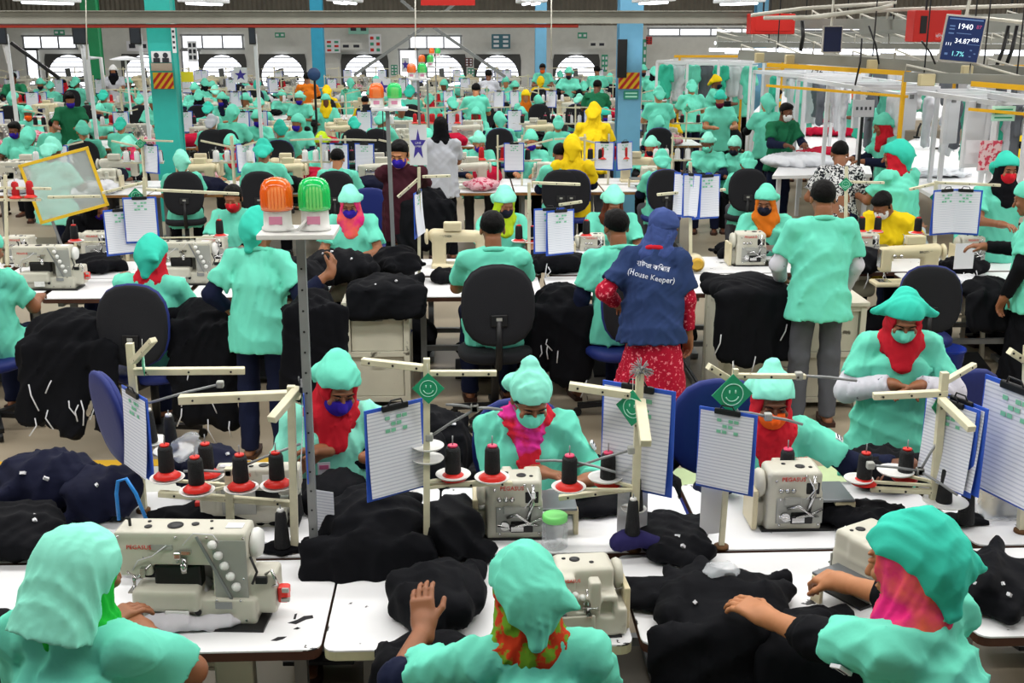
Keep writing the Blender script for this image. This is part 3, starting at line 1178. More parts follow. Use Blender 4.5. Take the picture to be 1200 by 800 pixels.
# --------------------------------------------------------------------- tables
def table(w=1.05, d=.58, h=.74, top=None, edge=None, name='sewing_table', under=True):
    t = empty(name, cat='table')
    top = top or WHITE_LAM
    g = MB()
    r = .04
    pts = []
    for cx, cy, a0 in ((w / 2 - r, d / 2 - r, 0), (-w / 2 + r, d / 2 - r, 90), (-w / 2 + r, -d / 2 + r, 180), (w / 2 - r, -d / 2 + r, 270)):
        for k in range(4):
            a = R(a0 + k * 30)
            pts.append((cx + r * math.cos(a), cy + r * math.sin(a)))
    g.prism(pts, .006, (0, 0, h - .003))
    tp = g.build('tabletop', top, t)
    g = MB().prism([(x * .999, y * .999) for x, y in pts], .032, (0, 0, h - .022))
    g.build('edge_band', edge or WOODEDGE, tp)
    for sx in (-1, 1):
        x = sx * (w / 2 - .12)
        g = MB()
        g.box((x, 0, h - .06), (.04, d * .8, .04)).box((x, .02, .36), (.045, .05, .60)).box((x, 0, .03), (.05, d * .95, .04))
        g.build('leg', STEEL, t)
    if under:
        MB().box((0, .1, .22), (w - .28, .04, .04)).build('stretcher', STEEL, t)
        MB().box((.0, -.05, .09), (.3, .28, .02), Euler((.25, 0, 0)), bev=.004).build('treadle', DKSTEEL, t)
        g = MB().lathe([(.07, 0), (.08, .02), (.08, .16), (.05, .2)], (-.05, .05, h - .2), Euler((0, PI / 2, 0)), 16).box((.05, .05, h - .09), (.12, .06, .1))
        g.build('motor', CABW, t)
        MB().box((w / 2 - .3, -d / 2 + .09, h - .12), (.13, .06, .15), bev=.008).build('switch_box', CABW, t)
    return t


def chair(shell=None, fabric=None, name='swivel_chair'):
    """back rest on the -Y side"""
    t = empty(name, cat='chair')
    shell, fabric = shell or BLUEF, fabric or CHAIRF

    def pad(c, sx, sz, th, M, pw=2.6, n=22):
        g = MB()
        rings = []
        for j, (s, y) in enumerate(((.0, 1), (.7, 1), (.93, .85), (1, .4), (1, -.4), (.93, -.85), (.7, -1), (0, -1))):
            ring = []
            for k in range(n):
                a = 2 * PI * k / n
                ca, sa = math.cos(a), math.sin(a)
                rr = (abs(ca) ** pw + abs(sa) ** pw) ** (-1 / pw)
                ring.append(Vector(c) + M @ Vector((sx * s * rr * ca, th * y, sz * s * rr * sa)))
            rings.append(ring)
        g.add([v for q in rings for v in q], [(j * n + k, j * n + (k + 1) % n, (j + 1) * n + (k + 1) % n, (j + 1) * n + k) for j in range(len(rings) - 1) for k in range(n)], 0, True)
        return g
    Mb = Euler((R(-8), 0, 0)).to_matrix()
    pad((0, -.235, .80), .215, .24, .022, Mb).build('backrest', fabric, t)
    pad((0, -.215, .80), .222, .247, .018, Mb).build('back_shell', shell, t)
    Ms = Euler((PI / 2, 0, 0)).to_matrix()
    pad((0, 0, .455), .23, .22, .035, Ms).build('seat', fabric if shell is CHAIRF else shell, t)
    g = MB().tube([(0, -.08, .40), (0, -.24, .42), (0, -.275, .52), (0, -.27, .72)], .022, 8).box((0, -.272, .72), (.10, .02, .07), Euler((R(-8), 0, 0)), bev=.005)
    b = g.build('back_bracket', BLACKP, t)
    MB().box((0, -.284, .73), (.034, .004, .018)).build('bracket_label', GREYM, b)
    MB().tube([(0, 0, .10), (0, 0, .43)], .026, 10).build('gas_post', BLACKP, t)
    g = MB()
    for k in range(5):
        a = 2 * PI * k / 5 + .3
        g.bar((0, 0, .10), (.27 * math.cos(a), .27 * math.sin(a), .07), .045, .03)
    g.build('star_base', BLACKP, t)
    for k in range(5):
        a = 2 * PI * k / 5 + .3
        MB().lathe([(.028, -.012), (.028, .012)], (.27 * math.cos(a), .27 * math.sin(a), .03), Euler((0, PI / 2, a + PI / 2)), 12).build('caster', BLACKP, t)
    return t


# -------------------------------------------------------------- small things
def clipboard(text_lines=True, board=None, name='clipboard', w=.225, h=.32):
    """hangs by its clip at the origin, faces -Y"""
    t = empty(name, cat='clipboard')
    MB().box((0, .004, -h / 2), (w, .004, h), bev=.0015).build('board', board or BLUEB, t)
    # paper with a slight curl away from the board
    n = 7
    vs, fs = [], []
    for i in range(n + 1):
        z = -.012 - (h - .03) * i / n
        y = -.001 - .018 * (i / n) ** 2
        vs += [(-w / 2 + .008, y, z), (w / 2 - .012, y - .004 * (i / n), z)]
    for i in range(n):
        fs.append((2 * i, 2 * i + 1, 2 * i + 3, 2 * i + 2))
    m = len(vs)
    vs += [(x, y + .0012, z) for x, y, z in vs]
    fs += [tuple(m + q for q in reversed(f)) for f in fs[:n]]
    fs += [(2 * i, 2 * i + 2, m + 2 * i + 2, m + 2 * i) for i in range(n)] + [(2 * i + 1, m + 2 * i + 1, m + 2 * i + 3, 2 * i + 3) for i in range(n)]
    p = link_mesh('paper', vs, fs, PAPER, t)
    if text_lines:
        g = MB()
        for r_ in range(3):
            for c_ in range(4):
                if (r_ * 4 + c_) % 3 != 1:
                    z = -.04 - .022 * r_
                    g.box((-.03 + .022 * c_, -.004 - .018 * (z / h) ** 2, z), (.017, .001, .012))
        g.build('table_print', INKG, p)
    g = MB().box((0, -.004, -.006), (.10, .012, .022), bev=.004).tube([(-.03, -.006, .0), (-.02, -.01, .02), (.02, -.01, .02), (.03, -.006, .0)], .003, 6)
    g.build('clip', DKSTEEL, t)
    return t


def smiley(name='smiley_sign', s=.085):
    """diamond sign, faces -Y, centred at the origin"""
    t = empty(name, cat='sign')
    MB().prism([(0, s), (s, 0), (0, -s), (-s, 0)], .004, (0, 0, 0), Euler((PI / 2, 0, 0))).build('plate', SIGNG, t)
    r = s * .52
    for y in (-.0035, .0035):
        g = MB().tube([(r * math.cos(2 * PI * k / 28), y, r * math.sin(2 * PI * k / 28)) for k in range(28)], .0022, 6, closed=True)
        f = g.build('face_ring', SIGNG2, t)
        g = MB().tube([(r * .62 * math.cos(a), y, r * .62 * math.sin(a)) for a in [PI + .35 + (PI - .7) * k / 10 for k in range(11)]], .0024, 6)
        g.build('mouth', SIGNG2, f)
        for x in (-1, 1):
            MB().tube([(x * r * .28, y, r * .12), (x * r * .28, y, r * .42)], .003, 6).build('eye', SIGNG2, f)
    MB().tube([(0, 0, s), (-.004, .004, s + .05)], .0015, 5).build('hanger', WHITEP, t)
    return t


def cone(thread=None, base=True, name='thread_cone', h=.105, tip=None):
    t = empty(name, cat='thread cone')
    z0 = .022 if base else 0
    MB().lathe([(.026, z0), (.031, z0 + .006), (.0285, z0 + h - .012), (.024, z0 + h)], n=18).build('thread', thread or THREAD, t)
    MB().lathe([(.018, z0 + h), (.019, z0 + h + .008), (.009, z0 + h + .009)], n=14).build('core', tip or REDP, t)
    MB().tube([(0, 0, z0 + h), (0, 0, z0 + h + .045)], .0025, 6).build('spindle', STEEL, t)
    if base:
        MB().lathe([(.052, 0), (.054, .004), (.036, .018), (.029, .024)], n=20).build('base_ring', REDP, t)
    return t


def big_cone(thread=None, name='thread_cone'):
    t = empty(name, cat='thread cone')
    MB().lathe([(.036, 0), (.038, .006), (.024, .165), (.018, .172)], n=18).build('thread', thread or THREAD, t)
    MB().lathe([(.014, .172), (.017, .176), (.015, .186), (.006, .187)], n=14).build('core', WHITEP, t)
    MB().tube([(0, 0, .18), (0, 0, .205)], .003, 6).build('spindle', STEEL, t)
    return t


def stand(name, base, top, arms=(), trays=(), mats=None, rods=(), label=None, w=.028, group=None):
    """thread stand: a square post from base to top; arms (a, b, width) and rods in world space; trays (x, y, z, r)"""
    t = empty(name, base, 0, label, 'thread stand', group)
    base, top = Vector(base), Vector(top)
    m = mats or CREAM
    L = lambda p: Vector(p) - base
    MB().bar((0, 0, 0), L(top), w, w).build('post', m, t)
    MB().lathe([(.03, 0), (.03, .012), (.018, .016)], n=14).build('foot_flange', RUST, t)
    for a, b, ww in arms:
        a, b = L(a), L(b)
        g = MB().bar(a, b, ww, ww * .75, bev=.003)
        o = g.build('arm', m, t)
        d = (b - a).normalized()
        g = MB()
        for k in (.12, .5, .88):
            p = a + (b - a) * k
            g.lathe([(.0045, 0), (.0045, .003)], p + Vector((0, -ww * .5, 0)), Euler((PI / 2, 0, 0)), 8)
        g.build('screw_hole', DKSTEEL, o)
    for a, b in rods:
        a, b = L(a), L(b)
        g = MB().tube([a, a * .5 + b * .5 + Vector((0, 0, .004)), b], .0055, 8)
        o = g.build('thread_rod', STEEL, t)
        MB().box(a, (.03, .03, .03), bev=.006).build('clamp', GREYM, o)
    for x, y, z, r in trays:
        p = L((x, y, z))
        tt = L(top)
        f = p.z / tt.z if tt.z else 0
        q = Vector((tt.x * f, tt.y * f, p.z - .008))
        if (p - q).length > .03:
            MB().bar(q, p - Vector((0, 0, .008)), .014, .01).build('tray_bar', m, t)
        MB().lathe([(.01, -.004), (r * .9, -.003), (r, .004), (r * .98, .006), (r * .9, .0), (.01, .0)], L((x, y, z)), n=26).build('spool_tray', WHITEP, t)
    return t


def garment(label, loc, size, seed, rz=0, material=None, n=7, h=.014, group=None, strings=0, tags=0, amp=.011, flatz=.5, name='black_garment', cat='garment', hang=0):
    """a loose heap of one crumpled garment: flattened folds blended into one cloth"""
    rg = random.Random(seed)
    sx, sy, sz = size
    q = S(.035)
    r0 = min(.065, sz * .55, sx * .3, sy * .3)
    q.e((0, 0, sz * .42), (sx * .46, sy * .46, sz * .5))
    for i in range(n):
        a = rg.uniform(0, PI)
        x, y = rg.uniform(-.3, .3) * sx, rg.uniform(-.3, .3) * sy
        l = rg.uniform(.16, .30)
        dx, dy = math.cos(a) * l * sx, math.sin(a) * l * sy
        e = 1 - (x / sx) ** 2 * 3 - (y / sy) ** 2 * 3
        z = rg.uniform(.25, .85) * sz * max(e, .3)
        rr = r0 * rg.uniform(.5, .95)
        q.c((x - dx, y - dy, max(rr * .8, z - rg.uniform(0, .2) * sz)), (x + dx, y + dy, max(rr * .8, z)), rr, rr * rg.uniform(.5, .9))
    if hang:
        for i in range(4):
            x = (-.36 + .24 * i) * sx + rg.uniform(-.03, .03)
            q.c((x, -sy * .42, sz * .35), (x + rg.uniform(-.04, .04), -sy * .5 - .03, -hang * rg.uniform(.75, 1)), .06, .05, u=(1, 0, 0), w=1.7)
    else:
        q.plane((0, 0, .0), (0, 0, 1), .01)
    o = soft(name, q, h, material or BLACKC, None, folds(seed, amp, .23, (1, 1, .2) if hang else (1, 1, .7), .85))
    o.location = loc
    o.rotation_euler.z = rz
    tag(o, label, cat, group)
    for i in range(strings):
        p = Vector((rg.uniform(-.45, .45) * sx, -sy * .5 + rg.uniform(-.03, .02) - (.05 if hang else 0), rg.uniform(.1, .7) * sz if not hang else -rg.uniform(.1, .9) * hang))
        l = rg.uniform(.08, .18)
        g = MB().tube([p, p + Vector((rg.uniform(-.02, .02), -.015, -l * .4)), p + Vector((rg.uniform(-.05, .05), -.012, -l))], .0045, 5)
        g.build('drawstring', STRING, o)
    for i in range(tags):
        x, y = rg.uniform(-.3, .3) * sx, rg.uniform(-.45, -.05) * sy
        zt = sz * (.92 - 1.6 * (x / sx) ** 2 - 1.2 * (y / sy) ** 2)
        MB().box((x, y, zt), (.022, .012, .012), Euler((rg.random(), rg.random(), rg.random() * 3))).build('care_tag', STRING, o)
    return o


def cabinet(name, w, d, h, label, loc, rz=0, drawers=2):
    t = empty(name, loc, rz, label, 'cabinet')
    MB().box((0, 0, h - .015), (w + .03, d + .03, .03), bev=.004).build('worktop', CABW, t)
    g = MB()
    for sx in (-1, 1):
        for sy in (-1, 1):
            g.box((sx * (w / 2 - .02), sy * (d / 2 - .02), h / 2 - .02), (.04, .04, h - .04))
    g.box((0, d / 2 - .01, h / 2), (w - .05, .012, h - .1)).box((-w / 2 + .012, 0, h / 2), (.01, d - .05, h - .1)).box((w / 2 - .012, 0, h / 2), (.01, d - .05, h - .1))
    for i in range(drawers + 1):
        z = h - .05 - (h - .12) * i / drawers
        g.box((0, -d / 2 + .02, z), (w - .06, .03, .035))
    g.build('frame', CABW, t)
    for i in range(drawers):
        z = h - .05 - (h - .12) * (i + .5) / drawers
        o = MB().box((0, -d / 2 + .035, z), (w - .09, .012, (h - .12) / drawers - .04), bev=.003).build('door', CABW, t)
        MB().tube([(-.04, -d / 2 + .028, z + .08), (-.04, -d / 2 + .012, z + .08), (.04, -d / 2 + .012, z + .08), (.04, -d / 2 + .028, z + .08)], .004, 6).build('handle', STEEL, o)
    return t


def beacon(col, name, label, group=None):
    """warning light on a moulded base"""
    t = empty(name, cat='warning light', label=label, group=group)
    MB().lathe([(.03, .08), (.034, .09), (.034, .15), (.02, .165)], n=16).build('reflector', mat('pale_reflector', '#f4e8a0', rough=.2, emit=.25), t)
    MB().lathe([(.055, 0), (.062, .003), (.062, .012), (.055, .018), (.053, .075), (.058, .082)], n=28).build('base', WHITEP, t)
    d = MB().lathe([(.060, .080), (.062, .09), (.0615, .15), (.056, .178), (.042, .196), (.02, .204), (.001, .206)], n=32).build('dome', col, t)
    g = MB()
    for k in range(28):
        a = 2 * PI * k / 28
        g.tube([(.061 * math.cos(a), .061 * math.sin(a), .095), (.0605 * math.cos(a), .0605 * math.sin(a), .15), (.053 * math.cos(a), .053 * math.sin(a), .178)], .0022, 4)
    g.build('lens_rib', col, d)
    MB().box((.0, -.0515, .045), (.05, .006, .03)).build('label_plate', mat('pink_label', '#d88aa8'), t)
    return t


def lampmat(name, col, em):
    m = mat(name, col, rough=.12, spec=.6, emit=em, alpha=.72)
    return m


ORANGE_L = lampmat('orange_lens', '#ec6410', .12)
GREEN_L = lampmat('green_lens', '#0cc860', .12)
# ----------------------------------------------------------------- the setting
def zat(p, py, px=600):
    """height at which a thing standing at p shows in picture row py"""
    v = ray(px, py)
    return HCAM + v.z / v.y * p[1]


def slab(name, c, d, m, kind='structure', bev=0):
    o = MB().box((0, 0, 0), d, bev=bev).build(name, m)
    o.location = c
    if kind:
        o['kind'] = kind
    return o


XL, XR, YB, YF, ZC = -19, 26, 37.5, -4, 5.2
FLOORM = mat('polished_concrete', '#9c8f7a', rough=.45, var=.10, vscale=.9, bump=.05, bscale=60)
slab('floor', ((XL + XR) / 2, (YB + YF) / 2, -.05), (XR - XL, YB - YF, .1), FLOORM)
slab('ceiling', ((XL + XR) / 2, (YB + YF) / 2, ZC + .05), (XR - XL, YB - YF, .1), mat('ceiling_sheet', '#77756e', rough=.8))
WALLM = mat('off_white_wall', '#d9d9d2', rough=.8, var=.04)
slab('wall_left', (XL - .1, (YB + YF) / 2, ZC / 2), (.2, YB - YF, ZC), WALLM)
slab('wall_right', (XR + .1, (YB + YF) / 2, ZC / 2), (.2, YB - YF, ZC), WALLM)
slab('wall_front', ((XL + XR) / 2, YF - .1, ZC / 2), (XR - XL, .2, ZC), WALLM)
slab('wall_back', ((XL + XR) / 2, YB + .1, 1.25), (XR - XL, .2, 2.5), WALLM)
# corrugated cladding above the white wall
g = MB()
n = int((XR - XL) / .15)
vs, fs = [], []
for i in range(n * 2 + 1):
    x = XL + i * .075
    y = (0, .05)[i % 2]
    vs += [(x, YB - y, 2.5), (x, YB - y, ZC)]
for i in range(n * 2):
    fs.append((2 * i, 2 * i + 1, 2 * i + 3, 2 * i + 2))
g.add(vs, fs)
o = g.build('trim_cladding', mat('weathered_corrugated_sheet', '#7d776c', rough=.6, var=.15, vscale=2))
o['kind'] = 'structure'
# walkway stripes on the concrete
for (x0, y0), (x1, y1), c, nm in (((-3.6, 6.93), (-1.2, 7.04), '#e0b020', 'yellow'), ((-3.6, 6.0), (-1.2, 6.92), '#cfd0c6', 'white')):
    o = slab('trim_floor_marking', ((x0 + x1) / 2, (y0 + y1) / 2, .002), (x1 - x0, y1 - y0, .004), mat(nm + '_floor_paint', c, rough=.5, var=.08))
o = slab('trim_floor_marking', (2.4, 6.2, .002), (2.4, 1.1, .004), mat('pale_green_floor_paint', '#b9cc9c', rough=.5, var=.08))

# windows of the far wall: bright strips and barred arched fan openings
GLOW = mat('daylight_window', '#f4f7ff', emit=1.6)
DARKF = mat('dark_fan_frame', '#4a4a48', rough=.6)
GLAZ = mat('grey_fan_blade', '#6f7270', rough=.5, metal=.5)
nwin = 0


def strip_window(px0, px1, py0, py1, bars=4):
    global nwin
    nwin += 1
    a, b = atY(px0, py0, YB - .02), atY(px1, py1, YB - .02)
    w = empty('window_%d' % nwin, ((a.x + b.x) / 2, YB - .02, (a.z + b.z) / 2))
    w['kind'] = 'structure'
    W, Hh = b.x - a.x, a.z - b.z
    MB().box((0, 0, 0), (W, .02, Hh)).build('pane', GLOW, w)
    g = MB()
    for i in range(bars + 1):
        g.box((-W / 2 + W * i / bars, -.03, 0), (.05, .04, Hh))
    g.box((0, -.03, Hh / 2), (W + .1, .05, .06)).box((0, -.03, -Hh / 2), (W + .1, .05, .06))
    g.build('window_frame', STEEL, w)


def fan_window(px, py, rpx=27):
    global nwin
    nwin += 1
    c = atY(px, py, YB - .04)
    r = rpx / FPX * YB
    w = empty('window_%d' % nwin, c)
    w['kind'] = 'structure'
    MB().lathe([(r, 0), (r, .02)], (0, 0, 0), Euler((PI / 2, 0, 0)), 40).build('pane', GLOW, w)
    g = MB()
    for k in range(24):
        a0, a1 = 2 * PI * k / 24, 2 * PI * (k + 1) / 24
        R2 = r * 1.5
        sq = lambda a: (max(-r * 1.12, min(r * 1.12, R2 * math.cos(a))), max(-r * 1.12, min(r * 1.05, R2 * math.sin(a))))
        p0, p1, q0, q1 = (r * math.cos(a0), r * math.sin(a0)), (r * math.cos(a1), r * math.sin(a1)), sq(a0), sq(a1)
        g.add([(p0[0], -.05, p0[1]), (p1[0], -.05, p1[1]), (q1[0], -.05, q1[1]), (q0[0], -.05, q0[1])], [(0, 1, 2, 3)])
    g.build('window_frame', DARKF, w)
    g = MB()
    for i in range(9):
        z = -r + 2 * r * (i + .5) / 9
        hw = math.sqrt(max(r * r - z * z, 0))
        g.box((0, -.06, z), (2 * hw, .02, .03))
    g.build('louver', STEEL, w)
    g = MB().lathe([(.12, 0), (.12, .1)], (0, -.08, -r * .3), Euler((PI / 2, 0, 0)), 12)
    for k in range(5):
        a = 2 * PI * k / 5 + .4
        g.bar((0, -.12, -r * .3), (r * .8 * math.cos(a), -.12, -r * .3 + r * .7 * math.sin(a)), .16, .02, up=(0, 1, 0))
    g.build('fan_blade', GLAZ, w)


for a in ((27, 90, 42, 57), (213, 285, 41, 57), (480, 540, 42, 57), (560, 596, 90, 96), (30, 48, 58, 100), (213, 236, 59, 100), (468, 490, 58, 110)):
    strip_window(a[0], a[1], a[2], a[3], 3 if a[1] - a[0] > 30 else 1)
for px in (83, 172, 262, 332, 428, 519, 583, 675):
    fan_window(px, 90 if px < 700 else 84, 24)
# long bright strips of the right part of the hall
for a in ((905, 1200, 42, 46, 9), (905, 1200, 51, 57, 9), (940, 1200, 33, 36, 9), (760, 905, 33, 42, 4)):
    strip_window(*a)


# pillars
TEALP = mat('teal_pillar_paint', '#2fb3a8', rough=.5, var=.05)
BLUEPP = mat('light_blue_pillar_paint', '#6aa6c8', rough=.5, var=.05)
GREENP = mat('green_pillar_paint', '#188a55', rough=.5, var=.05)
TEALB = mat('blue_pillar_paint', '#2c93b4', rough=.5, var=.05)


def pillar(px0, px1, Y, m, flange=.12, z1=ZC, py=60, z0=0):
    a, b = atY(px0, py, Y), atY(px1, py, Y)
    w = b.x - a.x
    g = MB().box((0, -.14, z1 / 2), (w, .02, z1)).box((0, .14, z1 / 2), (w, .02, z1)).box((w * .25, 0, z1 / 2), (w * .1, .27, z1)).box((w * .42, 0, z1 / 2), (.02, .27, z1))
    o = g.build('pillar', m, loc=((a.x + b.x) / 2, Y, 0))
    o['kind'] = 'structure'
    PILLARS.append(o)
    return o


PILLARS = []
pillar(177, 206, 16.3, TEALP)
pillar(724, 751, 16.3, BLUEPP)
pillar(101, 119, 30, GREENP)
pillar(366, 380, 33, TEALB)
pillar(627, 640, 33, BLUEPP)
pillar(883, 896, 30, BLUEPP)

# the long grey service beam with the red pipe beneath it
YBM = 15.6
g = MB()
a, b = atY(-60, 20, YBM), atY(880, 22, YBM)
zc = a.z
L_ = b.x - a.x
g.box((0, 0, 0), (L_, .02, .15)).box((0, 0, .075), (L_, .12, .012)).box((0, 0, -.075), (L_, .12, .012))
o = g.build('beam', mat('grey_service_beam', '#8b8a80', rough=.5, var=.1, vscale=3), loc=((a.x + b.x) / 2, YBM, zc))
o['kind'] = 'structure'
g = MB().tube([(-L_ / 2, -.02, 0), (L_ * .28, -.02, 0)], .025, 10)
o = g.build('red_fire_pipe', mat('red_pipe_paint', '#a8382c', rough=.5), loc=((a.x + b.x) / 2, YBM, zc - .11))
tag(o, 'thin red pipe fixed under the long grey beam', 'pipe')
for px0, py0, px1, py1, nm in ((497, 32, 415, 88, 'left'), (508, 32, 592, 90, 'right')):
    p, q = atY(px0, py0, 24), atY(px1, py1, 24)
    o = MB().bar((0, 0, 0), q - p, .16, .06).build('beam', STEEL, loc=p)
    o['kind'] = 'structure'
for px0, py0, px1, py1 in ((470, 0, 487, 15), (538, 0, 520, 15)):
    p, q = atY(px0, py0, 24), atY(px1, py1, 24)
    o = MB().bar((0, 0, 0), q - p, .14, .06).build('beam', STEEL, loc=p)
    o['kind'] = 'structure'

# ----------------------------------------------------------------- light
wd = bpy.data.worlds.new('world')
sc.world = wd
wd.use_nodes = True
wd.node_tree.nodes['Background'].inputs[0].default_value = (.9, .95, 1, 1)
wd.node_tree.nodes['Background'].inputs[1].default_value = .1
LIGHTCOL = (1, .985, .96)


def arealight(x, y, sx, sy, e, z=ZC - .4):
    l = bpy.data.lights.new('tube_light', 'AREA')
    l.shape = 'RECTANGLE'
    l.size, l.size_y, l.energy, l.color = sx, sy, e, LIGHTCOL
    o = bpy.data.objects.new('tube_light', l)
    COL.objects.link(o)
    o.location = (x, y, z)
    return o


for k, y in enumerate((2.2, 5.2, 9.2, 14.3, 19.5, 24.7, 31)):
    for x in (-9, 0, 9, 18):
        arealight(x, y, 7.5, .5, 170 if y > 3 else 120)
sc.view_settings.view_transform = 'Standard'
sc.view_settings.look = 'None'
sc.view_settings.gamma = 1
sc.view_settings.use_curve_mapping = False
sc.view_settings.exposure = 0.35
sc.cycles.use_denoising = True
sc.cycles.max_bounces = 6
sc.cycles.diffuse_bounces = 2
sc.cycles.glossy_bounces = 2
sc.cycles.transparent_max_bounces = 8
sc.cycles.sample_clamp_indirect = 4
# ------------------------------------------------- the nearest pair of sewing rows
Z = .74
tb = Proto(table(1.03, .66))
T0 = tb.place((-1.01, 3.74, 0), 0, 'chipped white sewing table carrying the big coverstitch machine at the lower left')
T0B = tb.place((.03, 3.73, 0), 0, 'white sewing table in front of the floral scarf woman')
for t_, m_ in ((T0, mat('dark_brown_edge', '#4a2a1c', rough=.7, var=.2)), (T0B, CREAMEDGE)):
    e_ = [c for q_ in t_.children for c in q_.children if c.name.startswith('edge_band')][0]
    e_.material_slots[0].link = 'OBJECT'
    e_.material_slots[0].material = m_
tp_ = [c for c in T0.children if c.name.startswith('tabletop')][0]
CHIP = mat('chipped_black_core', '#1c1c1f', rough=.8)
for cx, cy, pts in ((355, 726, ((-.05, -.02), (-.02, .0), (.0, .025), (.03, .03), (.035, .01), (.01, .0), (-.02, -.03))), (332, 748, ((-.04, -.012), (-.02, .01), (.01, .012), (.0, -.004), (-.02, -.015))), (348, 736, ((-.012, -.006), (0, .008), (.012, 0), (.002, -.008))), (346, 722, ((-.004, -.02), (.004, -.02), (.004, .02), (-.004, .015)))):
    p = at(cx, cy, Z) - T0.location
    MB().prism(pts, .001, (p.x, p.y, Z + .0004)).build('worn_chip', CHIP, tp_)
tb.place((1.09, 3.73, 0), 0, 'white sewing table in front of the pink scarf woman')
tb.place((2.23, 3.73, 0), 0, 'white sewing table at the lower right holding a black heap')
tb.place((-2.08, 3.74, 0), 0, 'white sewing table left of the coverstitch machine table')
tb.place((-.64, 4.43, 0), PI, 'white sewing table of the seated woman in purple mask')
tb.place((.40, 4.42, 0), PI, 'white sewing table of the seated woman in mint mask')
tb.place((1.46, 4.42, 0), PI, 'white sewing table of the woman in orange mask')
tb.place((2.52, 4.42, 0), PI, 'white sewing table behind the plastic sheet at right')
tb.place((-1.70, 4.43, 0), PI, 'white sewing table under the dark heap at far left')

# ---- machines
cs = Proto(coverstitch())
cs.place(at(232, 727, Z), R(-4), 'big white coverstitch machine with red motor cap beside the lower left woman', scale=.82)
cs.place(atY(315, 545, 4.42) * Vector((1, 1, 0)) if False else Vector((-.88, 4.45, Z)), PI, 'white coverstitch machine behind the five thread spools, seen from its back', scale=.62)
ov = Proto(overlock())
ov.place(at(607, 617, Z), PI, 'white overlock machine standing before the woman in mint mask', scale=.98)
ov.place(at(925, 607, Z), PI, 'white overlock machine standing before the woman in orange mask', scale=1.0)
ov.place(at(678, 735, Z), R(4), 'white overlock machine beside the jar, in front of the floral scarf woman', scale=.9)
ls = Proto(lockstitch())
ov.place(at(1003, 700, Z) + Vector((.06, .04, 0)), R(30), 'white overlock machine half hidden behind the pink scarf woman', scale=.9)
ov.place(Vector((2.35, 4.45, Z)), PI, 'white overlock machine behind the plastic sheet at the right edge', scale=.9)

# ---- people of the nearest rows
w_hood = person('seated woman in pale mint hood kerchief with bright green scarf, seen from behind', (100, 668), R(-14), hp=.25, hy=R(-22), cap='hood', capm=MINT2, scarf=GREENS,
       shirt=MINT, sc_=1.03, Rr=(.03, .40, .86), L=(-.1, .40, .86), re=(1, -.2, -.4), lean=.2, seed=11, seat=.5)
w_floral = person('seated woman in mint kerchief with orange and green floral scarf, hand on black cloth', (612, 690), R(6), hp=.35, hy=R(12), cap='sack', capm=MINT, scarf=FLORAL,
       shirt=MINT, Lw=at(497, 735, .90), dl=(-.02, .55, .8), nl=(.3, 1, -.3), cl=.55, le=(-1, -.1, -.5), Rr=(.15, .45, .8), lean=.15, seed=21, under=NAVY, under_to=.22, seat=.47)
w_pink = person('seated woman in bright mint kerchief with pink scarf, reaching left over black cloth', (1062, 655), R(38), hp=.3, hy=R(8), hr=.1, cap='sack', capm=TEALK, scarf=PINKS,
       shirt=MINT, Lw=at(862, 712, .86), Rw=at(945, 672, .85), dl=(-.05, .95, .1), nl=(.2, .2, -1), nr=(.3, .2, -1), cl=.5, cr=.9, le=(-1, -.9, -.25), re=(.7, -.3, -.6), lean=.2, seed=31, under=BLACKC, under_to=.28, ur=1.12, patch='l', skin=SKIN2, seat=.5, sc_=1.06)
w_purple = person('seated woman in purple mask and red scarf, looking down at her hands', (396, 452), PI + .12, hp=.42, hy=.28, hr=-.08, cap='cap', capm=MINT, scarf=REDS, mask=PURPLE, face=True,
       shirt=MINT2, Lw=at(435, 535, .93), Rw=at(378, 528, .93), dl=(-1, .1, .1), dr=(1, .1, .1), nl=(0, .3, -1), nr=(0, .3, -1), cl=.7, cr=.6, lean=.12, seed=41, seat=.52, idc=True, le=(-1, -.3, -.8), re=(1, -.3, -.8))
w_mint = person('seated woman in mint mask with red and magenta scarf, sewing at the middle', (622, 466), PI + .05, hp=.5, hy=.12, cap='peak', capm=MINT2, scarf=None, mask=MMASK, face=True,
       shirt=MINT, Lw=at(690, 562, .86), Rw=at(632, 553, .88), dl=(.9, .25, .0), dr=(-.8, .45, .0), nl=(0, .2, -1), nr=(0, .2, -1), cl=.6, cr=.6, lean=.18, seed=51, seat=.50, sleeve=1.55, ns=PINKR, idc=True, patch='l')
w_orange = person('seated woman in orange mask and red scarf, arm stretched out to black garments', (905, 468), PI + .02, hp=.28, hy=-.1, cap='peak', capm=MINT2, scarf=REDS, mask=ORANGE, face=True,
       shirt=MINT, Lw=at(1062, 545, .86), Rw=at(868, 560, .86), dl=(.9, .3, -.1), nl=(0, .2, -1), cl=.35, lean=.27, seed=61, seat=.46, under=NAVY, le=(-.3, -.4, -.8), under_to=.8, skin=SKIN3, patch='l')
w_stand = person('standing woman in mint mask and red scarf with floral white sleeves, hands together', (1060, 372), PI - .18, sit=False, hp=.5, hy=-.05, cap='wings', capm=TEALK, scarf=REDS, mask=MMASK, face=True,
       shirt=MINT, Lw=at(1078, 452, 1.08), Rw=at(1045, 450, 1.08), dl=(1, .35, -.1), dr=(-1, .35, -.1), nl=(.2, .5, -1), nr=(-.2, .5, -1), cl=.6, cr=.6, seed=71, under=FLORALW, legs=BLACKC, sc_=.92, lean=.1, drape=.18, girth=1.05, le=(-1, -.5, -.6), re=(1, -.5, -.6), ur=1.18, idc=True, shw=.148)

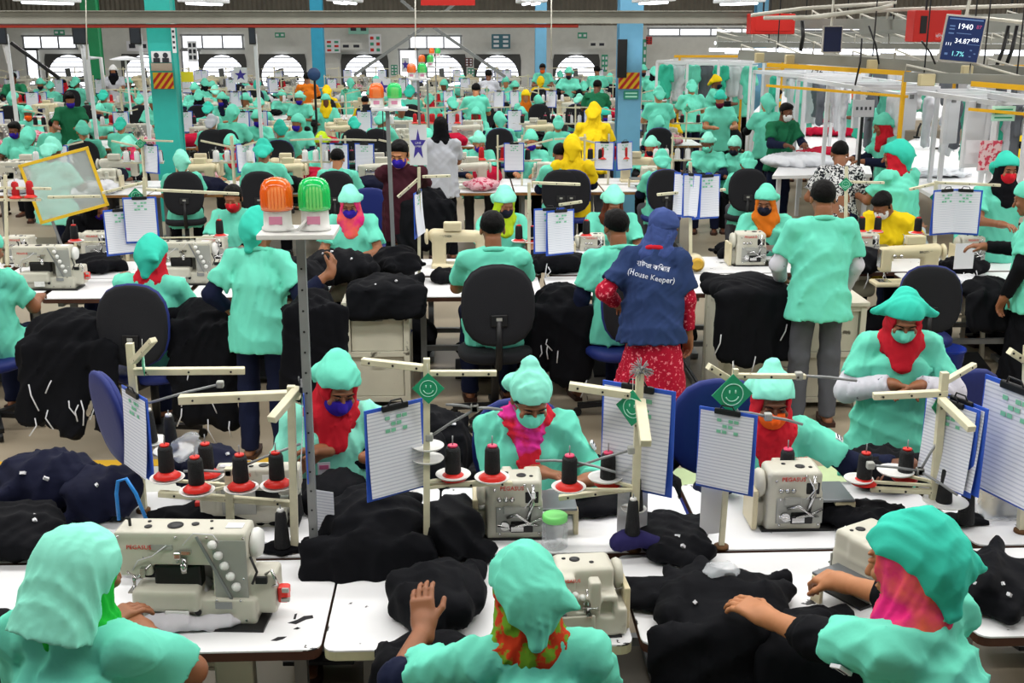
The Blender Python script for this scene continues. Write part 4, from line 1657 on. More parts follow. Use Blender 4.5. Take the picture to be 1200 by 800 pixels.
# chest scarf of the middle woman (worn open round the neck)
# ---- chairs of the nearest rows
ch = Proto(chair())
chb = Proto(chair(BLUEF, BLUEF))
seat_chair(ch, w_hood, 'blue backed chair of the woman in the green scarf', -.03)
seat_chair(ch, w_pink, 'black and blue chair of the woman in the pink scarf', -.05, 1.03)
seat_chair(ch, w_floral, 'black and blue chair of the woman in the floral scarf', -.03)
chb.place(at(78, 500, .80) * Vector((1, 1, 0)), R(125), 'empty blue chair turned sideways at the left aisle')
seat_chair(chb, w_purple, 'blue chair behind the woman in purple mask', -.03)
seat_chair(chb, w_mint, 'blue chair behind the woman in mint mask', -.03)
seat_chair(chb, w_orange, 'blue chair behind the woman in orange mask', -.06, 1.05).location.x -= .12
chb.place(at(1163, 500, .8) * Vector((1, 1, 0)), PI + .3, 'empty blue chair at the right edge behind the leaning clipboard')
# ------------------------------------- stands, clipboards, cones and cloth of the nearest rows
cb = Proto(clipboard())
sm = Proto(smiley())
cn = Proto(cone())
cnp = Proto(cone(tip=PINKP))
bc = Proto(big_cone())


def V(px, py, Y):
    return atY(px, py, Y)


def onpost(px, py, Y):
    return atY(px, py, Y)


# left aisle stand with its long cream arm
b1 = Vector((V(157, 480, 4.55).x, 4.55, Z))
stand('thread_stand', b1, V(152, 402, 4.55), arms=[(V(156, 435, 4.53), V(287, 434, 4.62), .036), (V(156, 424, 4.5), V(180, 398, 4.4), .03)],
      rods=[(V(258, 450, 4.7), V(174, 472, 4.5))], trays=[(b1.x + .14, 4.58, 1.0, .085), (b1.x + .02, 4.7, 1.0, .07)], label='cream thread stand at the left aisle with a long white arm')
cb.place(V(156, 459, 4.46), R(-52), 'blue clipboard with curling paper hanging from the left aisle stand', scale=1.12)
sm.place(V(168, 424, 4.5), R(-78), 'green smiling diamond sign seen edge on at the left aisle stand', scale=.7)
bc.place((b1.x + .13, 4.58, 1.006), 0, 'black thread cone in clear wrap on the left aisle stand', scale=.85)
bc.place((b1.x + .02, 4.68, 1.006), 0, 'black thread cone behind the left aisle clipboard', scale=.8)
garment('crumpled clear plastic bag beside the wrapped thread cone', (b1.x + .21, 4.55, .99), (.12, .12, .11), 5, material=PLASTIC, n=4, h=.009, name='plastic_bag', cat='bag')

# stand of the five spools
yb = 4.22
pb = V(268, 600, yb)
stand('thread_stand', (pb.x, yb, Z), V(268, 548, yb), arms=[(V(186, 578, yb + .02), V(345, 590, yb), .03), (V(210, 468, 4.45), V(352, 462, 4.45), .045)],
      rods=[(V(268, 553, yb), V(352, 520, yb)), (V(268, 553, yb), V(215, 552, yb))],
      trays=[(V(x, y, Yq).x, Yq, V(x, y, Yq).z, .068) for x, y, Yq in ((196, 560, 4.28), (231, 575, 4.16), (243, 558, 4.34), (283, 572, 4.18), (325, 569, 4.22))],
      label='low thread stand holding five red based spools behind the coverstitch machine')
for i, (x, y, Yq, w_) in enumerate(((196, 558, 4.28, 'leftmost, beside the left aisle clipboard'), (231, 573, 4.16, 'nearest, with its white tray at the front'), (243, 556, 4.34, 'at the back of the five'), (283, 570, 4.18, 'under the thin steel rod'), (325, 567, 4.22, 'rightmost, under the edge on clipboard'))):
    cn.place(V(x, y, Yq), 0, 'black thread spool on red base, ' + w_)
pp = V(343, 600, 4.15)
stand('thread_stand', (pp.x, 4.15, Z), V(341, 452, 4.15), arms=[(V(318, 492, 3.98), V(350, 455, 4.15), .035)], label='cream upright with a short slanting arm beside the tall lamp pole')
cb.place(V(354, 450, 4.12), R(-82), 'clipboard seen edge on beside the tall lamp pole', scale=1.1)
g = MB().tube([(0, 0, -.08), (0, 0, .02), (.01, 0, .07), (.04, 0, .08), (.07, 0, .02), (.10, 0, -.09)], .007, 8)
o = g.build('blue_air_hose', mat('blue_hose', '#1a7fd0', rough=.4), loc=V(137, 585, 3.9))
tag(o, 'blue air hose looping up behind the coverstitch machine', 'hose')
for i, (x, y, Yq, w_) in enumerate(((331, 640, 3.92, 'tall ridged black thread cone standing on dark cloth near the lamp pole'), (347, 603, 4.12, 'black thread cone behind the ridged cone near the lamp pole'))):
    bc.place(at(x, y, Z + .03), 0, w_)
garment('black cloth scrap under the thread cones near the lamp pole', at(328, 645, Z), (.17, .12, .03), 8, n=4, h=.008, amp=.004)
garment('pale blue mask cloth lying among the five spools', V(300, 556, 4.5), (.24, .14, .03), 9, material=mat('pale_blue_nonwoven', '#a5d4e4', rough=.8), n=4, h=.009, amp=.004, name='mask_cloth', cat='cloth')
garment('white cloth strip tied round the bed of the coverstitch machine', at(215, 735, Z), (.42, .10, .05), 10, material=cloth('white_binding_cloth', '#c9c6cc'), n=6, h=.008, amp=.006, name='cloth_strip', cat='cloth')
garment('white cloth draped over the arm end of the coverstitch machine', at(212, 702, Z + .06), (.22, .14, .08), 14, material=cloth('white_binding_cloth', '#c9c6cc'), n=6, h=.008, amp=.006, name='cloth_strip', cat='cloth')
MB().box((0, 0, 0), (.12, .17, .003)).build('paper_sheet', PLAINP, loc=at(310, 625, Z + .004))
tag(bpy.data.objects['paper_sheet'], 'white paper strip on the table beside the black cones', 'paper')
o = MB().box((0, 0, 0), (.10, .002, .20)).build('paper_sheet', PAPER, loc=V(378, 603, 4.12), rz=R(-20))
tag(o, 'printed sheet hanging at the foot of the lamp pole', 'paper')

# tall pole with the two warning lights
pl = V(369, 662, 4.03)
t = empty('lamp_pole', (pl.x, 4.03, Z), 0, 'tall grey perforated pole with a white shelf for two warning lights', 'lamp pole')
top = zat((0, 4.03), 272)
L0 = V(352, 272, 4.03) - Vector((pl.x, 4.03, Z))
MB().bar((0, 0, 0), L0, .03, .03).build('post', STEEL, t)
MB().lathe([(.028, 0), (.028, .01), (.018, .014)], n=14).build('foot_flange', RUST, t)
MB().box(L0 + Vector((-.005, 0, .0)), (.265, .20, .018), bev=.003).build('shelf', WHITEP, t)
for k in range(14):
    MB().lathe([(.004, 0), (.004, .002)], L0 * (.12 + .06 * k) + Vector((0, -.015, 0)), Euler((PI / 2, 0, 0)), 8).build('hole', DKSTEEL, t)
g = MB().tube([L0 + Vector((-.05, -.03, .015)), L0 + Vector((0, -.06, .02)), L0 + Vector((.04, -.03, .06))], .006, 6)
g.build('cable', WHITEP, t)
for x, col, lab in ((326, ORANGE_L, 'orange warning light with clear dome on the tall pole shelf'), (370, GREEN_L, 'green warning light with clear dome on the tall pole shelf')):
    o = beacon(col, 'warning_light', lab)
    o.location = V(x, 268, 4.03)
    o.location.z = Z + L0.z + .009
    o.scale = (.90,) * 3

# middle stand with smiling sign and clipboard
b3 = at(500, 656, Z)
y3 = b3.y
stand('thread_stand', b3, V(500, 420, y3), arms=[(V(497, 431, y3), V(424, 423, y3 + .05), .032), (V(503, 437, y3), V(582, 437, y3), .026), (V(503, 568, y3 + .02), V(600, 566, y3 + .1), .022)],
      rods=[(V(503, 512, y3), V(556, 480, y3 - .05)), (V(556, 478, y3 - .05), V(588, 480, y3 + .1)), (V(556, 478, y3 - .05), V(523, 474, y3))],
      trays=[(V(501, 526, y3).x, y3 + .03, V(501, 526, y3).z, .062), (V(501, 541, y3).x, y3 + .03, V(501, 541, y3).z, .062), (V(531, 562, y3).x, y3 + .05, V(531, 562, y3).z, .068), (V(577, 562, y3).x, y3 + .07, V(577, 562, y3 + .05).z, .068)],
      label='cream thread stand in the middle with the bright smiling diamond sign', w=.024)
sm.place(V(502, 455, y3 - .03), R(-3), 'bright green smiling diamond sign hanging on the middle cream stand')
cb.place(V(462, 474, y3 - .02), R(35), 'blue clipboard with printed form left of the middle smiling sign', scale=1.12)
cnp.place(V(531, 560, y3 + .05), 0, 'black spool on red base directly right of the middle cream stand')
cnp.place(V(577, 560, y3 + .07), 0, 'black spool on red base left of the middle overlock machine')

# stand of the middle woman, fluffy tuft on top
y4 = 4.1
b4 = V(742, 660, y4)
stand('thread_stand', (b4.x, y4, Z), V(750, 432, y4), arms=[(V(744, 463, y4), V(667, 452, y4 + .04), .038), (V(750, 470, y4 - .02), V(757, 520, y4 - .25), .04), (V(655, 583, y4 + .1), V(740, 572, y4 + .05), .026)],
      rods=[(V(740, 527, y4), V(672, 548, y4 + .05)), (V(672, 541, y4 + .05), V(721, 553, y4 - .05)), (V(672, 541, y4 + .05), V(628, 540, y4 + .1))],
      trays=[(V(667, 573, y4).x, y4 + .02, V(667, 573, y4).z, .068), (V(712, 569, y4).x, y4 + .08, V(712, 569, y4).z, .068), (V(744, 596, y4).x, y4 + .03, V(744, 600, y4).z, .05)],
      label='worn cream thread stand with tape and a fluffy tuft on top')
g = MB().lathe([(.004, -.018), (.016, -.008), (.016, .008), (.004, .018)], n=10)
rg_ = random.Random(5)
for k in range(90):
    d = Vector((rg_.gauss(0, 1), rg_.gauss(0, 1), rg_.gauss(0, .8))).normalized()
    g.tube([d * .008, d * .026 + Vector((0, 0, .004)), d * rg_.uniform(.036, .052)], .0016, 4)
tag(g.build('thread_tuft', cloth('grey_fluff', '#8d8f90'), loc=V(751, 434, y4)), 'fluffy grey thread tuft tied to the top of the taped stand', 'thread')
cnp.place(V(667, 571, y4 + .02), 0, 'black spool on red base under the crossed steel rods')
cnp.place(V(712, 567, y4 + .08), 0, 'black spool on red base beside the twin black cones')
cb.place(V(748, 452, y4 + .06), R(-32), 'blue clipboard with long curling paper behind the taped stand', scale=1.35)
sm.place(V(741, 478, y4 - .02), R(-40), 'green smiling diamond sign half hidden by the taped stand', scale=.85)
bc.place(V(745, 598, y4 + .03), 0, 'black thread cone behind its twin on the purple cloth', scale=.8)
bc.place(V(741, 625, y4 - .06), 0, 'black thread cone standing in front on the purple cloth', scale=.8)
garment('dark purple cloth scrap under the twin black thread cones', V(742, 640, y4 - .04), (.17, .12, .07), 13, material=cloth('dark_purple_cloth', '#2c2858'), n=4, h=.008, amp=.006, name='cloth_scrap', cat='cloth')
o = MB().box((0, 0, 0), (.12, .002, .20)).build('paper_sheet', PLAINP, loc=V(741, 600, y4 + .09))
tag(o, 'white sheet hanging behind the twin black thread cones', 'paper')

# glass jar
t = empty('jar', at(650, 640, Z), 0, 'clear plastic jar with light green screw lid', 'jar')
MB().lathe([(.045, 0), (.052, .006), (.052, .095), (.044, .112), (.044, .122)], n=28).build('body', JAR, t)
MB().lathe([(.0475, .112), (.05, .116), (.05, .134), (.045, .138)], n=28).build('lid', mat('light_green_lid', '#7ddf78', rough=.4), t)

# clipboard stand of the woman in orange mask
b5 = at(845, 642, Z)
y5 = b5.y
stand('thread_stand', b5, V(862, 432, y5), arms=[(V(862, 440, y5), V(944, 441, y5), .024), (V(830, 429, y5 - .02), V(856, 445, y5), .034)],
      rods=[(V(860, 482, y5), V(900, 488, y5)), (V(936, 440, y5), V(1004, 446, y5)), (V(900, 488, y5), V(940, 497, y5 + .1))],
      label='thin cream stand carrying the large clipboard left of the orange mask', w=.02)
sm.place(V(858, 462, y5 - .03), R(8), 'green smiling diamond sign above the large clipboard', scale=.95)
cb.place(V(853, 481, y5 - .05), R(-32), 'large blue clipboard with printed sheet left of the orange mask', scale=1.02)
o = MB().box((0, 0, 0), (.10, .002, .22)).build('paper_sheet', PLAINP, loc=V(835, 595, y5 + .02), rz=R(10))
tag(o, 'plain sheet hanging under the large clipboard', 'paper')
pt = V(921, 562, 4.42)
t = empty('spool_holder', (pt.x, 4.42, pt.z), 0, 'white spool tray fixed on top of the orange mask machine', 'thread stand')
MB().lathe([(.01, -.004), (.066, -.003), (.072, .006), (.01, .0)], n=26).build('spool_tray', WHITEP, t)
MB().tube([(0, 0, -.01), (0, .04, -.16)], .007, 8).build('post', STEEL, t)
cnp.place((pt.x, 4.42, pt.z + .005), 0, 'black spool on red base on top of the orange mask machine')

# stand at the right with two clipboards
y6 = 4.25
b6 = V(1092, 606, y6)
stand('thread_stand', (b6.x, y6, Z), V(1107, 436, y6), arms=[(V(1110, 460, y6), V(1023, 464, y6 + .03), .034), (V(1103, 468, y6 - .02), V(1139, 503, y6 - .25), .034), (V(1104, 449, y6), V(1142, 427, y6 + .1), .026), (V(1020, 573, y6 + .05), V(1100, 576, y6), .026)],
      rods=[(V(1020, 545, y6), V(1078, 552, y6)), (V(1078, 552, y6), V(1122, 580, y6 - .15)), (V(1078, 552, y6), V(1100, 515, y6))],
      trays=[(V(1012, 568, y6).x, y6 + .06, V(1012, 568, y6).z, .06), (V(1060, 563, y6).x, y6 + .1, V(1060, 563, y6).z, .075), (V(1110, 590, y6 - .05).x, y6 - .03, V(1110, 590, y6 - .05).z, .09)],
      label='cream thread stand with crossed arms right of the floral sleeves')
sm.place(V(1102, 474, y6 + .03), R(35), 'green smiling sign tucked behind the crossed arm stand', scale=.7)
cb.place(V(1116, 470, y6 - .02), R(-62), 'blue clipboard with dark printed card on the crossed arm stand', scale=1.15)
cb.place(V(1128, 468, y6 - .03), R(-68), 'blue clipboard with loose sheet, outer one on the crossed arm stand', scale=1.15)
cn.place(V(1012, 566, y6 + .06), 0, 'black spool on red base over the black cloth beside the stretched arm')
cn.place(V(1060, 561, y6 + .1), 0, 'black spool on red base in front of the reaching hand')
bc.place(V(1106, 588, y6 - .03), 0, 'black thread cone on a wire tray beside the crossed arm stand', scale=.85)
bc.place(at(1131, 612, Z + .02), 0, 'black thread cone standing on dark cloth at the right', scale=.95)
garment('dark cloth scrap under the right hand thread cone', at(1128, 612, Z), (.19, .13, .03), 15, n=4, h=.008, amp=.004)

# things along the right edge
y7 = 4.25
p7 = V(1152, 522, 4.7)
stand('thread_stand', (p7.x, 4.7, Z), V(1152, 500, 4.7), trays=[(p7.x, 4.7, p7.z, .075)], label='short thread stand with one black cone before the right blue chair')
bc.place(p7 + Vector((0, 0, .005)), 0, 'black thread cone on the short stand before the right blue chair', scale=.75)
stand('thread_stand', (V(1205, 560, 4.2).x, 4.2, Z), V(1205, 405, 4.2), arms=[(V(1183, 411, 4.2), V(1203, 424, 4.2), .036)], label='cream stand at the right edge holding the leaning clipboard')
cb.place(V(1192, 452, 4.15), R(-70), 'clipboard with long white sheet leaning at the right edge', scale=1.5)
# draped clear plastic sheet
q = S(.03)
q.b((0, 0, .10), (.20, .10, .10), .03)
o = soft('plastic_sheet', q, .014, PLASTIC, None, folds(4, .012, .2))
o.location = at(1190, 600, Z)
tag(o, 'clear plastic sheet heaped on the table at the right edge', 'sheet')
o = MB().box((0, 0, .001), (.26, .2, .002)).build('paper_sheet', PLAINP, loc=at(1130, 570, Z + .002), rz=.2)
tag(o, 'white paper sheet on the table under the crossed arm stand', 'paper')

# ---- black garments
GL = 'crumpled black garment in the dark heap '
garment(GL + 'at the far left beside the empty blue chair', at(60, 590, Z), (.5, .36, .26), 41, material=cloth('navy_jersey', '#11142a', var=.12), n=12, tags=2)
garment(GL + 'below the left aisle clipboard', at(125, 600, Z), (.36, .34, .22), 42, material=cloth('navy_jersey', '#11142a', var=.12), n=10, tags=1)
garment(GL + 'at the left edge above the green scarf woman', at(20, 640, Z), (.42, .4, .18), 43, n=10, tags=2)
garment('black garment bulk at the left edge beside the hooded woman', at(5, 760, .60) * Vector((1, 1, 0)), (.40, .6, .82), 44, n=12, tags=1)
garment('navy garment lying on the table behind the five spools', at(245, 572, Z), (.34, .24, .22), 45, material=cloth('navy_jersey', '#11142a'), n=10, tags=1)
garment('black garment on the table under the five spools', at(255, 612, Z), (.5, .2, .08), 46, n=7)
garment('large black garment heap in the lap of the woman in purple mask', at(440, 640, Z), (.46, .50, .24), 47, n=12, hang=.12)
garment('black garment bulging beside the middle cream stand', at(530, 640, Z), (.28, .46, .20), 48, n=9)
garment('black garment under the clipboard of the middle stand', at(395, 590, Z), (.28, .3, .15), 57, n=9)
garment('tall black garment bundle tied with white strings behind the middle stand', (-.21, 5.45, .46), (.52, .45, .46), 49, n=13, strings=1, tags=2)
garment('black garment bundle left of the woman in mint mask', (-.24, 4.98, .45), (.52, .40, .48), 50, n=12)
garment('black garment bundle behind the purple mask clipboard', (-.50, 5.15, .45), (.40, .40, .40), 70, n=12)  # added bundle: garments and shade of the gap in one dark heap
garment('black garment bundle on the floor behind the woman in mint mask', (.1, 5.75, 0), (.8, .5, .5), 71, n=12)  # added too, darkens the lighter floor with cloth and shade together
garment('black garment bundle on the floor right of the mint mask woman', (.95, 5.7, 0), (.5, .5, .5), 72, n=12)  # likewise added, cloth and shade between the rows as one bundle
garment('black garment stack on the stool right of the woman in mint mask', (.83, 5.25, .40), (.36, .38, .44), 51, n=12)
garment('black garment lying over the seat right of the mint mask woman', (.62, 5.1, .45), (.42, .4, .30), 52, n=9)
garment('black garment under the spools right of the middle overlock machine', at(705, 598, Z), (.40, .22, .07), 53, n=8)
garment('black garment gathered under the raised hand on the middle table', at(517, 715, Z), (.36, .44, .17), 54, n=10, amp=.008)
garment('black garment hanging over the table edge between the two front women', at(505, 770, Z) + Vector((.0, -.05, 0)), (.30, .20, .12), 55, n=6, hang=.4)
garment('long black garment spread under the two hands, hanging over the table', at(845, 720, Z), (.52, .52, .12), 56, n=14, hang=.45, tags=2, amp=.008)
garment('black garment end beside the jar table, cut into a ragged edge', at(775, 705, Z), (.36, .22, .08), 58, n=9, amp=.009)
garment('black garment trailing back between the two facing tables', at(790, 640, Z), (.30, .50, .09), 59, n=10, tags=3, amp=.008)
garment('black garment panel hanging in front of the right hand table', at(945, 755, Z - .02), (.40, .30, .11), 60, n=8, hang=.5, amp=.007)
garment('black garment under the reaching hand of the orange mask woman', at(1040, 560, Z), (.42, .42, .14), 61, n=10, tags=1)
garment('black garment under the right spools behind the pink scarf woman', at(1015, 615, Z), (.40, .26, .09), 62, n=9)
garment('black garment stack on the table at the lower right', at(1160, 700, Z), (.42, .46, .15), 63, n=12, tags=4)
garment('small black garment beside the crossed arm clipboards', at(1145, 565, Z), (.22, .2, .10), 64, n=6)
garment('black garment in the hands of the woman in purple mask', at(418, 545, .80), (.22, .22, .12), 65, n=6)
garment('black garment behind the arm of the coverstitch machine', at(215, 672, Z), (.5, .14, .2), 73, n=8)  # cloth added to darken the opening under the arm
o = garment('small white plastic bag between the fingers of the pink scarf woman', at(845, 672, .87), (.16, .07, .03), 66, material=PLASTIC, n=4, h=.008, amp=.004, name='plastic_bag', cat='bag')
# white paper box below the coverstitch table
t = empty('wire_box', at(225, 785, .45), 0, 'cream control box under the coverstitch machine table', 'box')
MB().box((0, .12, .08), (.40, .2, .2), bev=.01).build('body', CABW, t)
o = MB().lathe([(.022, 0), (.022, .012)], (-.12, .02, .12), Euler((PI / 2, 0, 0)), 16).build('knob', CREAMEDGE, t)
# --------------------------------------------------- the second pair of sewing rows
for i, x in enumerate((-3.72, -2.64, -1.56)):
    tb.place((x, 8.78, 0), 0, ('white sewing table at the left edge behind the string tied heap', 'white sewing table left of the kerchief woman with the red scarf', 'white sewing table under the black heaps behind the standing mint shirt')[i])
tb.place((.06, 8.72, 0), 0, 'white sewing table with wooden edge before the man on the black chair')
tb.place((1.14, 8.72, 0), 0, 'white sewing table left of the blue uniformed cleaner')
tb.place((2.10, 8.76, 0), 0, 'white sewing table right of the blue uniformed cleaner', scale=(.85, 1, 1))
tb.place((4.0, 8.74, 0), 0, 'white sewing table right of the standing man in grey trousers')
tb.place((5.1, 8.74, 0), 0, 'white sewing table at the right edge behind the mint shirt')
for i in range(9):
    tb.place((-4.3 + 1.1 * i, 9.46, 0), PI, 'white sewing table on the far side of the second row', 'sewing tables on the far side of the second row')

cabinet('cabinet', .46, .5, .80, 'chipped white metal cabinet under black garments left of the wooden edged table', at(441, 352, .80) * Vector((1, 1, 0)) + Vector((0, .2, 0)))
cabinet('cabinet', 1.05, .55, .80, 'chipped white metal cabinet behind the standing man in grey trousers', at(915, 352, .80) * Vector((1, 1, 0)) + Vector((.08, .2, 0)))

# machines
cs.place(at(58, 338, Z), R(-2), 'white coverstitch machine behind the string tied heap at left', scale=.80)
cs.place(at(222, 332, Z), R(-2), 'white coverstitch machine behind the seated kerchief woman', scale=.80)
ls.place(at(538, 312, Z), PI, 'cream lockstitch machine on the far table, left of the man on the black chair')
ls.place(at(1062, 333, Z), 0, 'cream lockstitch machine with control box right of the standing man')
ov.place(at(975, 304, Z), PI, 'white overlock machine beside the yellow shirted worker', scale=.95)
ov.place(at(1012, 304, Z), PI, 'white overlock machine with two black spools behind the standing man', scale=.95)
ov.place(at(878, 308, Z), PI, 'white overlock machine before the woman in orange scarf', scale=1.1)
ov.place(at(120, 304, Z), PI, 'white overlock machine behind the left aisle smiling sign', scale=1.0)
ov.place(at(695, 305, Z), PI, 'white overlock machine behind the black haired man with navy sleeves', scale=.95)
ov.place(at(1135, 306, Z), PI, 'white overlock machine beside the blue tool box at right', scale=.9)
ov.place(at(30, 306, Z), PI, 'white overlock machine behind the red spools at the left edge', scale=.9)
ov.place(at(255, 306, Z), PI, 'white overlock machine in front of the red masked worker', scale=.9)

# people
P_ = person
p_red = P_('seated woman in deep mint kerchief with red scarf on black chair, from behind', (180, 300), R(-8), hp=.35, cap='sack', capm=TEALK, scarf=REDS, seat=.54, seed=101, fine=2, shirt=MINT, Lw=at(140, 300, .85))
p_edge = P_('seated worker in mint shirt at the left edge on a blue chair, from behind', (-12, 292), R(-10), hp=.3, cap='cap', capm=MINT, seat=.54, seed=102, fine=2)
P_('standing worker in teal kerchief raising a black garment', (306, 268), R(-6), sit=False, hp=.25, hy=R(-20), cap='sack', capm=TEALK, legs=NAVY, seed=103, fine=2, shirt=MINT, shw=.155, under=NAVY, Rw=at(388, 318, 1.22), re=(.6, -.3, -1), L=(-.2, .15, .95), cr=.9, dr=(.1, .5, .8), nr=(-1, .3, 0), under_to=.65, sc_=.97, collar=True)
P_('seated woman in mint cap with purple mask and pink scarf behind the black heap', (410, 238), PI, hp=.4, cap='cap', capm=MINT2, scarf=PINKS, mask=PURPLE, seed=104, fine=2, shirt=MINT, seat=.54, face=True)
P_('standing man in maroon shirt and purple mask beside the white star sign', (468, 180), PI - .1, sit=False, hp=.35, hy=-.1, cap=None, hair='full', mask=PURPLE, shirt=MAROON, sleeve=1.6, seed=105, fine=2, Rw=at(465, 205, 1.22), Lw=at(500, 225, 1.1), legs=BLACKC, face=True, skin=SKIN2, sc_=1.03)
p_man = P_('seated man in mint collared shirt on the black swivel chair, from behind', (577, 268), R(4), hp=.2, cap=None, hair='full', seat=.58, seed=106, fine=2, shirt=MINT, sc_=1.05, lean=.08, shw=.18, collar=True)
p_navy = P_('seated man in mint shirt with navy sleeves left of the cleaner, from behind', (722, 266), R(14), hp=.2, cap=None, hair='full', seat=.58, seed=107, fine=2, shirt=MINT, sc_=1.05, under=NAVY, lean=.1, shw=.18, L=(-.3, .2, .3), collar=True)
P_('seated woman in mint kerchief and brown scarf behind the navy sleeved man', (719, 238), PI, hp=.5, cap='cap', capm=MINT2, scarf=BROWNS, mask=DKM, seed=108, fine=2)
P_('seated woman in mint kerchief with orange scarf and dark mask at the white machine', (897, 236), PI - .2, hp=.3, hy=-.2, cap='cap', capm=MINT, scarf=ORANGES, mask=DKM, seed=109, fine=2, face=True)
P_('standing man in mint collared shirt and grey trousers, from behind', (964, 232), R(-4), sit=False, hp=.2, cap=None, hair='full', legs=GREYT, seed=110, fine=2, shirt=MINT, under=FLORALW, Rr=(.22, .25, .88), L=(-.2, .3, .95), shw=.175, girth=1.05, sc_=1.03, collar=True)
P_('man in black and white printed shirt bending behind the standing man', (984, 180), R(-10), sit=False, hp=.4, cap=None, hair='full', shirt=PATT, seed=111, fine=2, lean=.35, sc_=1.0, girth=.95)
P_('black haired worker in yellow shirt leaning over the white machine', (1034, 240), PI - .5, hp=.7, hy=-.4, cap=None, hair='full', shirt=YELLOWS, under=GREYSH, seed=112, fine=2, lean=.2, mask=WHITEM, Lw=at(1078, 268, .9))
P_('standing woman in mint shirt and teal kerchief with red scarf at the white table', (1048, 182), R(24), sit=False, hp=.25, hy=R(40), cap='sack', capm=TEALK, scarf=REDS, seed=113, fine=2, shirt=MINT, girth=1.1)
P_('woman in mint kerchief and red mask facing the camera at the right edge', (1180, 198), PI, sit=False, hp=.15, cap='cap', capm=TEALK, scarf=BLACKC, mask=REDM, seed=114, fine=2, face=True)
P_('seated woman in mint cap with dark mask behind the blue tool box', (1157, 238), PI + .2, hp=.5, cap='flat', capm=MINT2, scarf=BLACKC, mask=PURPLE, seed=115, fine=2)
P_('standing worker in mint shirt with black sleeves cut by the right edge', (1206, 232), R(50), sit=False, hp=.3, cap='cap', capm=MINT, shirt=MINT, under=BLACKC, legs=BLACKC, skirt=(BLACKC, .12), seed=116, fine=2, L=(-.22, .15, .85), girth=1.1)
P_('woman with purple mask leaning down behind the left smiling sign', (112, 242), PI + .5, hp=.6, hy=.5, hr=.5, cap=None, hair='full', scarf=BLACKC, mask=PURPLE, shirt=BLACKC, seed=118, fine=2, lean=.3, Lw=at(150, 300, .9))
P_('seated worker with red mask and black hair beside the orange warning light', (273, 232), PI - .1, hp=.3, cap=None, hair='full', mask=REDM, seed=119, fine=2, shirt=MINT, under=BLACKC)
P_('seated woman in lime scarf and mint kerchief beyond the man on the black chair', (592, 238), PI + .3, hp=.4, cap='cap', capm=MINT2, scarf=LIMES, mask=DKM, seed=120, fine=2)

# the cleaner in slate blue: kameez below, mop in hand
hk = P_('standing cleaner in slate blue uniform and head scarf over a red printed dress, from behind', (778, 268), R(-12), sit=False, hp=.4, hy=R(-40), cap='flat', capm=SLATE, scarf=SLATE, collar=REDS, shirt=DENIM, under=REDPRINT, under_to=.8, legs=TEALT, skirt=(REDPRINT, .30), seed=121, fine=1, Rr=(.24, .12, .72), L=(-.24, .18, 1.0), girth=1.05, hem=.80, shw=.155, sc_=.98)
bf = bpy.data.fonts.load(bpy.utils.system_resource('DATAFILES') + '/fonts/NotoSansBengali-VariableFont_wdth,wght.woff2') if False else None
WP = mat('white_fabric_print', '#dfe3ec', rough=.8)
try:
    dv = None
    import os
    fp = os.path.join(bpy.utils.system_resource('DATAFILES'), 'fonts', 'NotoSansBengali-VariableFont_wdth,wght.woff2')
    bf = bpy.data.fonts.load(fp)
except Exception:
    bf = None


def on_back(o, txt, size, x, z, font=None):
    """print that follows the cloth of the back"""
    t = text('lettering', txt, size, WP, o, (0, 0, 0), (0, 0, 0), extrude=0, font=font)
    sh = [c for c in o.children if c.name.startswith('shirt')][0]
    me = t.data
    me.transform(Matrix.Rotation(PI / 2, 4, 'X'))
    me.transform(Matrix.Rotation(R(9), 4, 'Y'))
    for v in me.vertices:
        X, Zz = v.co.x + x, v.co.z + z
        ok, p, n, i = sh.ray_cast(Vector((X, -1, Zz)), Vector((0, 1, 0)))
        v.co = (p + n * .004) if ok else Vector((X, -.15, Zz))
    me.update()
    return t


bpy.context.view_layer.update()
on_back(hk, '(House Keeper)', .046, -.015, 1.245)
if bf:
    on_back(hk, 'হাউজ কিপার', .052, -.005, 1.30, bf)
mp = empty('mop', at(796, 520, 0), 0, 'steel mop handle leaning beside the cleaner', 'mop')
a = Vector((0, 0, .05))
MB().tube([a, V(774, 405, 7.35) - mp.location], .013, 10).build('handle', STEEL, mp)
q = S(.03)
for k in range(7):
    q.c((0, 0, .07), (.14 * math.cos(k), .12 * math.sin(k), .02), .03, .022)
soft('mop_head', q, .012, cloth('grey_mop_cotton', '#77747a'), mp, folds(3, .006, .05))
o = empty('floor_wiper', at(857, 515, 0), 0, 'dark wiper pole on the aisle floor beside the cleaner', 'wiper')
MB().tube([(0, 0, .02), V(792, 408, 8.0) - o.location], .011, 8).build('handle', DKSTEEL, o)
MB().box((0, 0, .015), (.30, .03, .03), bev=.005).build('blade', BLACKP, o)

# chairs
seat_chair(ch, p_red, 'black swivel chair of the kerchief woman with the red scarf', -.04, 1.08)
seat_chair(ch, p_edge, 'black and blue swivel chair at the left edge', -.04, 1.08)
seat_chair(ch, p_man, 'black swivel chair of the man in the mint collared shirt', -.05, 1.12, {'blue_chair_shell': CHAIRF})
seat_chair(ch, p_navy, 'black and blue chair of the navy sleeved man', -.04, 1.1)
ch.place(at(1098, 352, .80) * Vector((1, 1, 0)) + Vector((0, .25, 0)), R(-10), 'black and blue swivel chair behind the standing woman in red scarf')
ch.place(at(432, 245, .85) * Vector((1, 1, 0)), PI, 'black swivel chair left of the man in the maroon shirt')

